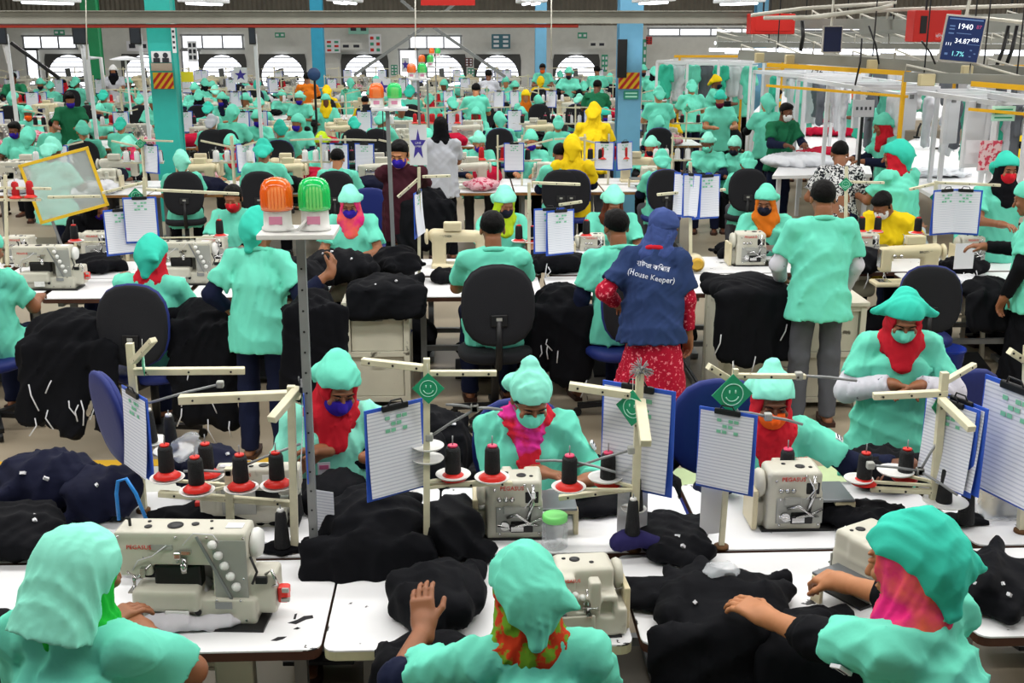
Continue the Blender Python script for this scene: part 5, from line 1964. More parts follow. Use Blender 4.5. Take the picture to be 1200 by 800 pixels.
# heaps of garments
DS = 'black garments with white strings '
garment('string tied black garment heap on the white rack at left', at(80, 425, .62) + Vector((0, .1, 0)), (.62, .45, .36), 141, n=14, hang=.42, strings=9)
garment('black garments hanging between the kerchief woman and the standing mint shirt', at(240, 400, .72) + Vector((0, .1, 0)), (.46, .40, .30), 142, n=12, hang=.55, strings=6)
garment('black garments piled beside the raised hand of the standing worker', at(345, 345, .78), (.52, .5, .30), 143, n=12)
garment('black garments with a white looped print behind the tall lamp pole', at(400, 330, .80), (.60, .42, .28), 144, n=12, tags=3)
garment('black garments spilling over the white cabinet beside the wooden edged table', at(452, 345, .81), (.52, .40, .16), 145, n=11, tags=2, hang=.1)
garment('black garments right of the white looped print heap', at(465, 322, .78), (.42, .4, .26), 150, n=10)
garment('black garment on the wooden edged table left of the seated man', at(528, 330, Z), (.34, .26, .10), 146, n=8)
garment('black garments hanging right of the man on the black chair', at(655, 375, .66), (.42, .40, .30), 147, n=11, hang=.42, strings=5)
garment('black garments on the table behind the seated men', at(648, 318, Z), (.62, .42, .20), 148, n=12, strings=2)
garment('black garment stack spread over the left end of the long white cabinet', at(876, 350, .81), (.62, .50, .20), 149, n=13, hang=.42, strings=5, amp=.008)
garment('black garments under the white machine of the orange scarf woman', at(868, 300, Z), (.5, .3, .16), 151, n=9)
garment('black garments with white strings behind the cream lockstitch machine', at(1010, 318, Z), (.42, .36, .22), 152, n=10, strings=4)
garment('black garments on the table right of the cream lockstitch machine', at(1125, 322, Z), (.40, .34, .16), 153, n=9, strings=2)
garment('black garments draped over the table beside the black sleeved worker', at(1158, 355, Z - .03), (.44, .40, .22), 154, n=10, hang=.12)
garment('black garment held by the maroon shirted man', V(500, 250, 10.55), (.42, .24, .26), 155, n=8, hang=.35)
garment('black garment held up by the standing worker at the lamp pole', at(368, 375, .98), (.26, .22, .22), 156, n=7, hang=.5)
garment('white garment on the table in front of the brown scarf woman', at(680, 308, Z), (.44, .3, .10), 157, n=9, material=cloth('white_jersey', '#d4d4d8'), name='white_garment')
garment('white cloth on the table left of the black sleeved worker', at(1110, 330, Z), (.55, .25, .05), 159, n=9, material=cloth('white_jersey', '#d4d4d8'), name='white_garment')
garment('black garments under the arm of the purple masked leaning woman', at(110, 318, Z), (.5, .3, .16), 161, n=9)

# white racks under the heaps
def rack(loc, w, d, h, label, rz=0):
    t = empty('garment_rack', loc, rz, label, 'rack')
    for sx in (-1, 1):
        for sy in (-1, 1):
            MB().bar((sx * w / 2, sy * d / 2, 0), (sx * w * .42, sy * d * .4, h), .03, .03).build('leg', CABW, t)
    g = MB()
    for sy in (-1, 1):
        g.bar((-w * .42, sy * d * .4, h), (w * .42, sy * d * .4, h), .03, .03)
    g.bar((-w * .42, -d * .4, h), (-w * .42, d * .4, h), .03, .03).bar((w * .42, -d * .4, h), (w * .42, d * .4, h), .03, .03)
    g.build('top_frame', CABW, t)
    MB().bar((-w * .46, -d * .45, h * .55), (w * .46, -d * .45, h * .55), .025, .02).build('cross_bar', CABW, t)
    MB().bar((-w * .47, d * .45, h * .4), (-w * .46, -d * .45, h * .7), .025, .02).build('brace', CABW, t)
    return t


rack(at(76, 480, 0) + Vector((0, .2, 0)), .42, .4, .60, 'white steel rack carrying the string tied black heap')
rack(at(238, 470, 0) + Vector((0, .25, 0)), .42, .4, .68, 'white steel rack under the garments left of the standing mint shirt')
rack(at(655, 480, 0) + Vector((0, .3, 0)), .40, .4, .64, 'white steel rack under the garments right of the black chair')
rack(at(1128, 428, 0) + Vector((0, .3, 0)), .40, .4, .70, 'white steel rack beside the blue bin')
t = empty('bin', at(1103, 455, 0) + Vector((0, 0, 0)), 0, 'blue plastic bin behind the floral sleeved woman', 'bin')
MB().lathe([(.11, 0), (.14, .30), (.15, .31), (.15, .33), (.135, .33), (.10, .02)], n=26).build('body', BLUEP, t)
MB().tube([(-.15, 0, .30), (-.13, -.03, .22), (0, -.04, .18), (.13, -.03, .22), (.15, 0, .30)], .005, 6).build('handle', WHITEP, t)
o = garment('blue cloth bag hanging beside the white cabinet', V(474, 415, 8.4), (.12, .10, .30), 163, n=5, material=BLUEF, name='cloth_bag', cat='bag')

# stands, boards and signs of the second pair of rows
def std(label, px, pyb, pyt, Y, arms=(), clips=(), smil=None, cones=(), card=None):
    b = V(px, pyb, Y)
    z0 = min(b.z, Z)
    b.z = Z
    s_ = stand('thread_stand', b, V(px, pyt, Y), arms=[(V(x0, y0, Y), V(x1, y1, Y + .03), .028) for x0, y0, x1, y1 in arms], label=label,
               trays=[(V(x, y, Y).x, Y + .03, V(x, y, Y).z, .06) for x, y, *_ in cones], w=.024)
    for x, y, rz, lab in clips:
        cb.place(V(x, y, Y - .04), R(rz), lab)
    if smil:
        sm.place(V(smil[0], smil[1], Y - .03), R(smil[2]), smil[3])
    for x, y, lab in cones:
        cn.place(V(x, y, Y + .03), 0, lab)
    return s_


std('thread stand with smiling sign above the kerchief woman with the red scarf', 169, 300, 208, 9.0, ((56, 231, 118, 230), (120, 226, 168, 214), (170, 222, 280, 227)),
    ((140, 245, 30, 'clipboard with dark panel behind the kerchief woman'), (163, 231, 12, 'clipboard with grey sheet under the left smiling sign')), (159, 229, 8, 'round looking green smiling sign above the kerchief woman'),
    ((88, 283, 'black spool on red base over the left coverstitch machine'), (258, 277, 'black spool on red base right of the kerchief woman')))
std('thread stand with slanted arms beside the maroon shirted man', 491, 315, 196, 9.0, ((466, 231, 492, 208), (495, 207, 528, 206)), ((490, 224, 78, 'blue clipboard edge beside the maroon shirted man'),))
std('thread stand between the seated men with two spools', 620, 312, 214, 9.0, ((624, 214, 680, 216), (655, 240, 682, 236)),
    ((644, 244, 10, 'clipboard hanging between the seated men'), (657, 246, 25, 'clipboard with white sheet right of the seated man')), None,
    ((608, 283, 'black spool on red base left of the hanging clipboards'), (623, 284, 'black spool beside the hanging clipboards'), (687, 277, 'black spool behind the navy sleeved man')))
std('thread stand with blue clipboards right of the cleaner', 809, 322, 190, 9.3, ((770, 228, 812, 224), (812, 226, 850, 222)),
    ((806, 203, -40, 'clipboard left of the stand behind the cleaner'), (818, 203, 12, 'clipboard right of the stand behind the cleaner'), (829, 205, 20, 'outer clipboard of the stand behind the cleaner')))
std('thread stand with smiling sign right of the yellow shirt', 1097, 300, 212, 8.9, ((1066, 222, 1100, 214), (1098, 214, 1172, 217)),
    ((1110, 222, 18, 'clipboard with grey sheet right of the yellow shirt'), (1132, 222, -20, 'clipboard with dark form right of the yellow shirt')), (1098, 231, 0, 'green smiling diamond sign right of the yellow shirt'), ((1075, 274, 'black spool on the stand right of the yellow shirt'),))
std('thread stand with smiling sign above the standing man', 992, 285, 195, 9.6, ((993, 213, 1036, 214),), (), (991, 216, 0, 'green smiling sign beside the head of the standing man'), ((1009, 272, 'black spool left of the yellow shirt'), (1028, 272, 'black spool nearest the yellow shirt')))
std('thread stand at the left edge with red spools', 6, 290, 205, 9.6, ((0, 220, 60, 221), (0, 234, 48, 234)), (), None, ())
for x, y in ((19, 232), (36, 231)):
    cn.place(V(x, y, 9.62), 0, 'red thread spool at the left edge beside the yellow framed board', 'red spools at the left edge', recol={'black_thread': mat('red_thread', '#b8141c', rough=.7)})

# yellow framed clear board
t = empty('framed_board', V(86, 246, 10.0), R(12), 'clear board in a yellow frame standing at the left', 'board')
t.rotation_euler.y = R(-14)
W_, H_ = .56, .50
MB().box((0, 0, .22), (W_, .006, H_)).build('panel', mat('hazy_clear_sheet', '#cdd6d2', rough=.15, alpha=.4), t)
g = MB().box((0, 0, .22 + H_ / 2), (W_ + .03, .02, .025)).box((W_ / 2, 0, .22), (.025, .02, H_)).box((-W_ / 2, 0, .22), (.025, .02, H_)).box((0, 0, .22 - H_ / 2), (W_ + .03, .02, .025))
g.build('frame', mat('yellow_frame_paint', '#e0b828', rough=.5), t)
MB().bar((-.2, .03, -.52), (-.2, .03, 0), .03, .02).build('support', STEEL, t)
# star sign on its post
def star_card(px, py, Y, w, h, label, words=True, rs=.42):
    c = V(px, py, Y)
    t = empty('star_sign', c, 0, label, 'sign')
    MB().box((0, 0, 0), (w, .006, h)).build('card', PLAINP, t)
    pts = []
    for k in range(10):
        r = (1, .42)[k % 2]
        a = PI / 2 + k * PI / 5
        pts.append((r * math.cos(a) * w * .46, r * math.sin(a) * h * .40))
    o = MB().prism(pts, .002, (0, -.0045, 0), Euler((PI / 2, 0, 0))).build('star', PURPLEP, t)
    if words:
        text('lettering', 'LINE', h * .075, PLAINP, o, (0, -.0062, h * .055), (PI / 2, 0, 0))
        text('lettering', 'NUMBER', h * .06, PLAINP, o, (0, -.0062, -.03 * h), (PI / 2, 0, 0))
    MB().bar((0, .012, -h * .1), (0, .012, -h * .5 - .5), .018, .012).build('post', DKSTEEL, t)
    return t


star_card(490, 170, 9.05, .135, .31, 'white card with purple star beside the maroon shirted man')
# blue tool box at right
t = empty('tool_box', at(1175, 306, Z), 0, 'blue tool box with handle on the right hand machine', 'box')
MB().box((0, 0, .04), (.24, .14, .10), bev=.008).build('body', BLUEP, t)
MB().tube([(-.08, 0, .09), (-.06, 0, .16), (.06, 0, .16), (.08, 0, .09)], .008, 8).build('handle', BLUEP, t)
MB().lathe([(.02, 0), (.02, .006)], (.05, -.07, .03), Euler((PI / 2, 0, 0)), 14).build('button', REDP, t)
MB().lathe([(.02, 0), (.02, .006)], (-.08, -.07, .03), Euler((PI / 2, 0, 0)), 14).build('button', SIGNG, t)
t = empty('motor_unit', at(815, 318, Z), 0, 'cream motor with golden disc on the table behind the cleaner', 'motor')
MB().lathe([(.05, -.07), (.07, -.06), (.07, .05), (.05, .07)], (0, .02, .07), Euler((PI / 2, 0, 0)), 20).build('body', CREAMM, t)
MB().lathe([(.055, 0), (.055, .02), (.03, .025)], (0, -.05, .07), Euler((PI / 2, 0, 0)), 20).build('disc', mat('golden_disc', '#c29a3a', rough=.4, metal=.6), t)
o = MB().box((0, 0, 0), (.16, .003, .20)).build('paper_sheet', PLAINP, loc=V(1130, 300, 8.6), rz=.1)
tag(o, 'white paper sheet hanging right of the cream lockstitch machine', 'paper')

for i in range(9):  # bundles added as the darkness under these tables
    garment('added black cloth bundle standing in for shade under the second row of tables', (-3.9 + 1.08 * i, 9.1 + .1 * (i % 2), 0), (.92, .55, .5), 800 + i, n=10, h=.022, group='black bundles under the second row tables')
garment('black garment bundle on the floor between the middle stand and the black swivel chair', (-.55, 6.1, 0), (.6, .5, .55), 820, n=12)  # bundle added to make the floor between the rows dark
garment('black garment bundle on the floor behind the smiling sign of the middle stand', (-.35, 5.7, 0), (.5, .45, .7), 821, n=12)  # another one added for the dark behind the stand
# ------------------------------------------------------------ the rows farther back
YC = [3.98, 9.13, 14.3, 19.4, 24.6, 29.7, 34.6]
ROW = ['nearest', 'second', 'third', 'fourth', 'fifth', 'sixth', 'farthest']
ORD = 'first second third fourth fifth sixth seventh eighth ninth tenth eleventh twelfth thirteenth fourteenth fifteenth sixteenth seventeenth eighteenth nineteenth twentieth'.split() + ['%d%s' % (i, {1: 'st', 2: 'nd', 3: 'rd'}.get(i % 10, 'th')) for i in range(21, 80)]
CAPC = {'m': (MINT, 'mint'), 'p': (MINT2, 'pale mint'), 't': (TEALK, 'teal'), 'y': (YELLOWS, 'yellow'), 'w': (WHITEM, 'white'), 'l': (LIMES, 'lime'), 'g': (GREYSH, 'grey')}
MSK = {'p': (PURPLE, 'purple mask'), 'o': (ORANGE, 'orange mask'), 'm': (MMASK, 'mint mask'), 'r': (REDM, 'red mask'), 'd': (DKM, 'dark mask'), 'w': (WHITEM, 'white mask'), 'n': (MAROONM, 'maroon mask')}
SCF = {'r': (REDS, 'red scarf'), 'k': (PINKS, 'pink scarf'), 'b': (BLACKC, 'black scarf'), 'n': (NAVY, 'navy scarf'), 'y': (YELLOWS, 'yellow scarf'), 'o': (ORANGES, 'orange scarf'), 'l': (LIMES, 'lime scarf')}
SHR = {'m': (MINT, 'mint'), 'p': (MINT2, 'pale mint'), 't': (MINT3, 'deep mint'), 'g': (GREEN, 'green'), 'y': (YELLOWS, 'yellow'), 'w': (GREYSH, 'white'), 'o': (ORANGES, 'orange'), 'd': (DENIM, 'navy')}
# head column, head row in the photo | b seated back, f seated facing, s standing back, S standing facing, l/r standing sideways | cap (- hair) | mask | scarf | shirt | chair
DATA = '''
15 92 S - - - g
43 99 f m d - m
61 101 b m - - m
73 98 f - r r m
80 117 S - p - g
92 97 b m - - m
132 84 S w d b w
29 134 f m o - m
14 152 f - p - m
62 146 b - - - m
113 132 f m d - m
67 174 b p - - p
112 119 b m - - m
125 113 b t - - m
147 150 b t - - m
147 172 f p m k m
164 118 b m - - p
176 121 f m - - m
240 98 b m - b m
246 103 f m d - m
253 107 b p - - m
235 113 b m - b m
259 117 f m p n m
244 128 b t - - m
248 143 b g - - m
270 170 f m p r m
213 188 b p - - m
228 105 f m d - m
304 100 b t - - m
330 97 f - - r m
351 115 f p p - m
330 112 f m - - m
360 92 s - - - o
384 107 b y - y y
381 119 f m - y m
305 122 b m - - m
347 144 f m p - m
331 151 b t - - m
311 176 b t - - m
377 168 f l m - m
396 184 b - - - m
427 118 b - - - y
415 147 b t - - m
505 117 b m - r m
542 94 f m - - m
557 105 s - - - m
572 88 s - - - w
591 97 f m - - m
557 135 f m - r m
586 140 b m - - m
560 167 f p p - m
515 150 s - - b w
604 102 f m - - m
636 80 S - o - m
634 96 b y - - y
667 86 S m d - m
700 83 s - - - m
715 92 b m d - m
685 102 b m - - m
699 101 s - - - g
617 114 f y - o m
630 119 b m - - m
655 102 b m - - m
679 117 b p - - m
654 145 b m - - m
696 133 s y - y y
710 135 f t p - m
671 168 b y - y y
657 178 b - - - m
754 83 S m d - m
767 86 s m - b m
772 112 s m - - m
792 91 S m p - m
785 137 f y p y y
771 147 b m - - m
764 177 f p d r m
772 187 b m - - m
810 103 s m - - m
840 97 r y d - m
845 117 S t n - m
847 141 b t - - m
862 176 f p d - m
874 190 b m - - m
868 92 s m - - m
896 122 s m - - m
905 111 r - m - m
921 132 S - w - g
942 108 S - d - m
955 100 s m - - m
1000 108 S - o - m
1035 117 s - - - m
1046 113 S m o - d
1036 147 l m - r m
1198 132 S - - - y
530 122 b m - - m
455 100 f m - - m
480 108 b t - - m
410 98 b m - - m
440 95 f m d - m
285 92 b m - - m
20 115 b m - - m
150 98 f m - - m
195 95 b m - - m
275 132 b m - - m
300 140 f m p - m
450 140 b m - - m
470 130 f t - - m
520 100 f m - - m
610 135 f m - - m
730 112 f m - - m
740 96 b m - - m
820 120 f m - - m
500 165 f m d - m
620 165 f m p - m
830 168 f p m - m
35 160 b m - - m
100 152 b m - - m
285 118 f m - - m
655 88 b m - - m
565 118 b t - - m
'''
people = []
for ln in DATA.strip().splitlines():
    px, py, kd, cp, mk, sf, sh = ln.split()
    people.append([int(px), int(py), kd, cp, mk, sf, sh])
rows_seen = {}
rg = random.Random(3)
built = []
for px, py, kd, cp, mk, sf, sh in people:
    seated = kd in 'bf'
    w = at(px, py, 1.2 if seated else 1.52)
    Y = w.y
    k = min(range(2, 7), key=lambda i: min(abs(YC[i] - .82 - Y), abs(YC[i] + .82 - Y)))
    if seated:
        k = min(range(2, 7), key=lambda i: abs((YC[i] - .82 if kd == 'b' else YC[i] + .82) - Y))
        Yt = YC[k] - .82 if kd == 'b' else YC[k] + .82
        if abs(Yt - Y) < 1.6:
            Y = Yt
            w = atY(px, py, Y)
    Y = min(Y, 36.5)
    built.append([k, w.x, Y, px, py, kd, cp, mk, sf, sh, w])
built.sort(key=lambda q: (q[0], q[3]))
chg = Proto(chair(CHAIRF, CHAIRF))
cnt = {}
for i, (k, x, Y, px, py, kd, cp, mk, sf, sh, w) in enumerate(built):
    cnt[k] = cnt.get(k, 0) + 1
    seated = kd in 'bf'
    rz = {'b': 0, 'f': PI, 's': 0, 'S': PI, 'l': PI / 2, 'r': -PI / 2}[kd] + rg.uniform(-.25, .25)
    lab = ('seated ' if seated else 'standing ') + SHR[sh][1].replace(' ', '-') + '-shirted worker'
    bits = []
    if cp != '-':
        bits.append(CAPC[cp][1].replace(' ', '-') + ' cap')
    if mk != '-' and kd not in 'bs':
        bits.append(MSK[mk][1])
    if sf != '-':
        bits.append(SCF[sf][1])
    if bits:
        lab += ' with ' + ' and '.join(bits[:2])
    lab += ', ' + ORD[cnt[k] - 1] + ' from left, ' + ROW[k] + ' row'
    z = w.z
    kw = dict(cap=(rg.choice(('cap', 'sack', 'cap')) if cp != '-' else None), capm=CAPC.get(cp, (MINT,))[0], hair='full' if cp == '-' else None,
              scarf=SCF[sf][0] if sf != '-' else None, mask=MSK[mk][0] if mk != '-' else None, shirt=SHR[sh][0])
    hz_ = 1.2 if seated else 1.52
    # heads that show a little higher or lower than a mean worker: sit or stand them taller or lower
    sc0 = max(.93, min(1.08, z / hz_)) if Y < 36 else 1.0
    root = Vector((x, Y, 0)) - (Matrix.Rotation(rz, 3, 'Z') @ Vector((0, .22 if seated else .12, 0)))
    o = person(lab, (root.x, root.y, 0), rz, sit=seated, hp=rg.uniform(.15, .45), hy=rg.uniform(-.3, .3), fine=2 if Y < 17 else 3, seed=300 + i, sc_=sc0,
               skin=rg.choice((SKIN, SKIN2, SKIN3)), legs=rg.choice((NAVY, BLACKC, GREYT)), under=rg.choice((None, None, NAVY, BLACKC)), lean=rg.uniform(.05, .22), group=None, **kw)
    if kd == 'b' and rg.random() < .8:
        c = chg if rg.random() < .6 else ch
        c.place(Vector((root.x, root.y + .02, .04)), rz, 'dark swivel chair behind a seated worker in the %s row' % ROW[k], 'dark swivel chairs of the %s row' % ROW[k])

# ---- tables, machines, stands and cloth of those rows
def far_stand(seed):
    r = random.Random(seed)
    t = empty('thread_stand', cat='thread stand')
    MB().bar((0, 0, 0), (0, 0, .62), .022, .022).build('post', CREAM, t)
    MB().bar((-.02, 0, .55 + r.uniform(-.1, .05)), (.38, .02, .56), .026, .02).build('arm', CREAM, t)
    MB().bar((-.24, .02, .30), (.24, .02, .30), .02, .02).build('spool_bar', CREAM, t)
    for x in (-.2, -.07, .07, .2):
        MB().lathe([(.01, 0), (.05, .003), (.055, .008), (.01, .004)], (x, .02, .31), n=14).build('spool_tray', WHITEP, t)
    return t


def far_table():
    t = empty('sewing_table', cat='table')
    g = MB().box((0, 0, .735), (1.06, .58, .008)).build('tabletop', WHITE_TOP, t)
    MB().box((0, 0, .715), (1.06, .58, .03)).build('edge_band', WOODEDGE, t)
    for sx in (-1, 1):
        MB().box((sx * .42, 0, .03), (.05, .5, .04)).box((sx * .42, .02, .37), (.045, .05, .66)).build('leg', STEEL, t)
    return t


fts = Proto(far_table())
fst = [Proto(far_stand(i)) for i in range(2)]
cnw = Proto(cone(THREADW, base=False, tip=WHITEP))
cnk = Proto(cone(THREAD, base=False, tip=PINKP))
RED_T = mat('red_thread', '#b8141c', rough=.7)
cnr = Proto(cone(RED_T, base=True))
gset = []
for i, (m, nm) in enumerate(((cloth('white_jersey', '#d4d4d8'), 'white'), (cloth('crimson_jersey', '#b81236'), 'crimson'), (cloth('black_jersey', '#0d0e14'), 'black'), (cloth('pink_print_jersey', '#d8a8b0', col2='#b83a56', c2t=(.5, .6), c2scale=30), 'pink printed'), (cloth('navy_jersey', '#11142a'), 'navy'))):
    o = garment('x x x x', (0, 0, 0), (.40, .32, .16), 500 + i, material=m, n=8, h=.02, name=nm.split()[0] + '_garment')
    gset.append((Proto(o), nm))
lsw = Proto(lockstitch(brand=None, enamel=WHITEM_))
lsc = Proto(lockstitch(brand=None))
ovf = Proto(overlock(brand=None, detail=False))
csf = Proto(coverstitch(detail=False))
rg = random.Random(11)
for k in range(2, 7):
    Yc = YC[k]
    xa = at(-25, 200, .7)
    x0 = atY(-30, 150, Yc).x
    x1 = atY((905, 880, 870, 860, 850, 850, 840)[k], 150, Yc).x
    n = int((x1 - x0) / 1.08)
    for i in range(n):
        for sgn in (-1, 1):
            x = x0 + .54 + 1.08 * i
            y = Yc + sgn * .30
            if any(abs(x - p.location.x) < .75 and abs(y - p.location.y) < .5 for p in PILLARS):
                continue
            rz = 0 if sgn < 0 else PI
            R_ = ROW[k]
            side = 'near' if sgn < 0 else 'far'
            fts.place((x, y, 0), rz, 'white sewing table on the %s side of the %s row' % (side, R_), 'sewing tables on the %s side of the %s row' % (side, R_))
            m, nm = rg.choice(((lsw, 'white lockstitch'), (lsc, 'cream lockstitch'), (ovf, 'white overlock'), (csf, 'white coverstitch'), (lsc, 'cream lockstitch'), (lsw, 'white lockstitch')))
            m.place((x + rg.uniform(-.1, .05), y + sgn * -.03, .74), rz + rg.uniform(-.04, .04), '%s machine on the %s side of the %s row' % (nm, side, R_), '%s machines on the %s side of the %s row' % (nm, side, R_), scale=.85 if m is csf else None)
            st = rg.choice(fst)
            sx = x + rg.choice((-.42, .36))
            st.place((sx, Yc + sgn * .04, .74), rz + rg.uniform(-.1, .1), 'cream thread stand on the %s side of the %s row' % (side, R_), 'thread stands on the %s side of the %s row' % (side, R_))
            c, cname = rg.choice(((cnw, 'white'), (cnw, 'white'), (cnk, 'black'), (cnr, 'red')))
            if k < 5:
                for q, dx in enumerate((-.2, -.07, .07, .2)):
                    if rg.random() < (.8 if k < 4 else .45):
                        c.place((sx + dx * math.cos(rz), Yc + sgn * .04 + (.02 if sgn < 0 else -.02), 1.055), 0, '%s thread cone on a stand of the %s side, %s row' % (cname, side, R_), '%s thread cones on the %s side of the %s row' % (cname, side, R_), scale=1.15)
            if rg.random() < .5:
                cb.place((sx + rg.uniform(.05, .3), Yc + sgn * .04 - .05, 1.27), rg.uniform(-.7, .7), 'blue clipboard hanging on a stand of the %s row' % R_, 'blue clipboards of the %s row' % R_, scale=1.1)
            if k < 5 and rg.random() < .16:
                sm.place((sx, Yc + sgn * .04 - .05, 1.28), rg.uniform(-.3, .3), 'green smiling sign on a stand of the %s row' % R_, 'smiling signs of the %s row' % R_)
            if rg.random() < .85:
                gp, gn = rg.choice(gset if k > 2 else gset[:3] + gset[3:])
                gp.place((x + rg.uniform(-.3, .3), y + sgn * .12, .74), rg.uniform(0, 6), '%s garment lying on a table of the %s row' % (gn, R_), '%s garments on the tables of the %s row' % (gn, R_), scale=rg.uniform(.8, 1.3))

for p in [fts, cnw, cnk, cnr, lsw, lsc, ovf, csf, chg, *fst, *[g_[0] for g_ in gset]]:
    p.done()
# --------------------------------------------------- the finishing section at right
WPAINT = mat('white_frame_paint', '#e4e6ea', rough=.4)
YPAINT = mat('yellow_post_paint', '#e6ae14', rough=.45)
WTOP = mat('bright_white_tabletop', '#f2f2f4', rough=.4)


def poly_table(name, corners, label, z=.85):
    ps = [at(x, y, z) for x, y in corners]
    c = sum(ps, Vector()) / len(ps)
    c.z = 0
    t = empty(name, c, 0, label, 'table')
    MB().prism([(p.x - c.x, p.y - c.y) for p in ps], .04, (0, 0, z - .02)).build('tabletop', WTOP, t)
    for p in ps:
        q = (p - c) * .9
        MB().box((q.x, q.y, z / 2 - .02), (.05, .05, z - .04)).build('leg', WPAINT, t)
    return t


poly_table('inspection_table', ((1018, 186), (1082, 158), (1236, 196), (1150, 262)), 'large white table behind the standing teal kerchief woman')
poly_table('inspection_table', ((905, 206), (948, 142), (1006, 140), (1022, 204)), 'white table carrying crimson cloth behind the green shirted man')
poly_table('inspection_table', ((880, 134), (905, 108), (958, 106), (960, 134)), 'white table far back beside the yellow posts')
poly_table('inspection_table', ((1025, 140), (1040, 112), (1130, 112), (1150, 136)), 'white table behind the yellow post at right')


def hanging(label, p, w, h, d, m, seed, name='hanging_garment', rz=0, group=None):
    q = S(.03)
    q.b((0, 0, -h / 2), (w / 2, d / 2, h / 2), d * .4)
    q.c((-w * .5, 0, -.05), (-w * .62, 0, -h * .45), d * .5)
    q.c((w * .5, 0, -.05), (w * .62, 0, -h * .45), d * .5)
    o = soft(name, q, .028, m, None, folds(seed, .02, .16, (1, 1, .15)))
    o.location = p
    o.rotation_euler.z = rz
    tag(o, label, 'garment', group)
    return o


WJ = cloth('bright_white_jersey', '#e6e8ee')
GJ = cloth('grey_jersey', '#6c7078')


def rail_rack(label, a, b, za, depth=.7, posts=3, z0=0):
    """white frame: two rails from a to b in the photo at height za, on posts"""
    A, B = at(*a, za), at(*b, za)
    d = (B - A)
    d.z = 0
    L = d.length
    u = d / L
    v = Vector((-u.y, u.x, 0))
    t = empty('frame_rack', A.xy.to_3d(), 0, label, 'rack')
    g = MB()
    for s in (0, depth):
        g.bar(v * s + Vector((0, 0, za)), u * L + v * s + Vector((0, 0, za)), .05, .05)
    for k in range(5):
        g.bar(u * L * k / 4 + Vector((0, 0, za)), u * L * k / 4 + v * depth + Vector((0, 0, za)), .035, .035)
    g.build('top_frame', WPAINT, t)
    for k in range(posts):
        for s in (0, depth):
            p = u * L * k / (posts - 1) + v * s
            MB().bar((p.x, p.y, z0), (p.x, p.y, za), .045, .045).build('post', WPAINT, t)
    MB().bar(v * depth * .5 + Vector((0, 0, za - .06)), u * L + v * depth * .5 + Vector((0, 0, za - .06)), .09, .03).build('lamp_housing', WPAINT, t)
    return t, A, u, v, L, depth


LST = (('white', WJ), ('mint', MINT), ('grey', GJ), ('white', WJ), ('deep mint', MINT3), ('white', WJ))
sd = 700
for label, a, b, za, dp, posts, n in (
        ('white frame rack over the large white table', (1062, 106), (1168, 121), 1.9, .8, 3, 9),
        ('white frame rack over the red masked woman', (1160, 112), (1262, 130), 1.95, .8, 3, 6),
        ('white frame rack over the crimson cloth table', (936, 92), (1012, 104), 1.95, .9, 3, 8),
        ('white frame rack beside the far blue pillar', (884, 84), (944, 90), 1.95, .9, 3, 6),
        ('white frame rack right of the big pillar', (770, 72), (880, 74), 1.9, .9, 4, 10),
        ('white frame rack far back behind the yellow post', (960, 78), (1090, 80), 1.9, .9, 4, 12),
        ('white frame rack far back at the right edge', (1100, 82), (1230, 86), 1.9, .9, 4, 11)):
    t, A, u, v, L, depth = rail_rack(label, a, b, za, dp, posts, .86 if 'large white table' in label or 'crimson' in label else 0)
    rz = math.atan2(u.y, u.x)
    for i in range(n):
        sd += 1
        nm, m = LST[(sd * 7) % len(LST)]
        p = A + u * L * (i + .5) / n + v * depth * (.5 + .2 * ((i % 3) - 1))
        p.z = za - .06
        hanging('%s garment hanging on the %s' % (nm, label), p, .26, .55 + .25 * ((sd * 5) % 4) / 4, .09, m, sd, rz=rz + .3 * ((i % 3) - 1), group='%s garments on the %s' % (nm, label))

for i, (x0, x1, y0, y1, Y) in enumerate(((1058, 1072, 108, 152, 13.6), (1106, 1121, 112, 168, 12.9), (1131, 1150, 118, 196, 12.2), (1001, 1008, 100, 150, 14.5), (1160, 1168, 120, 170, 12.4))):
    a, b = V(x0, y0, Y), V(x1, y1, Y)
    t = empty('lamp_panel', ((a.x + b.x) / 2, Y, (a.z + b.z) / 2), .3, ('white upright panel beside the teal kerchief woman', 'white upright panel in the middle of the large white table', 'wide white upright panel at the near end of the large white table', 'narrow white panel beside the grey sign plate', 'narrow white panel left of the pale green notice')[i], 'panel')
    MB().box((0, 0, 0), (b.x - a.x, .05, a.z - b.z), bev=.006).build('panel', WPAINT, t)
    MB().box((0, -.03, (a.z - b.z) / 2 - .05), (.05, .02, .05)).build('bracket', STEEL, t)
# crimson and white cloth
CR = cloth('crimson_jersey', '#b81236')
garment('crimson cloth at the near end of the white table behind the green shirted man', at(955, 182, .86), (1.3, .5, .10), 601, rz=.5, material=CR, n=12, h=.02, name='crimson_garment')
garment('crimson cloth in the middle of the white table behind the green shirted man', at(965, 158, .86), (1.3, .6, .12), 602, rz=-.3, material=CR, n=12, h=.02, name='crimson_garment')
garment('crimson cloth at the far end of the white table behind the green shirted man', at(948, 144, .86), (.8, .5, .10), 603, material=CR, n=10, h=.02, name='crimson_garment')
garment('white cloth heap behind the man in printed shirt', at(935, 196, .82), (1.1, .7, .22), 604, material=WJ, n=12, h=.02, name='white_garment')
garment('red folded cloth on the far table right of the big pillar', at(830, 150, .76), (.7, .3, .12), 605, material=CR, n=8, h=.02, name='crimson_garment')
garment('white cloth spread on the large white table', at(1095, 205, .86), (1.0, .6, .08), 606, material=WJ, n=12, h=.02, name='white_garment')
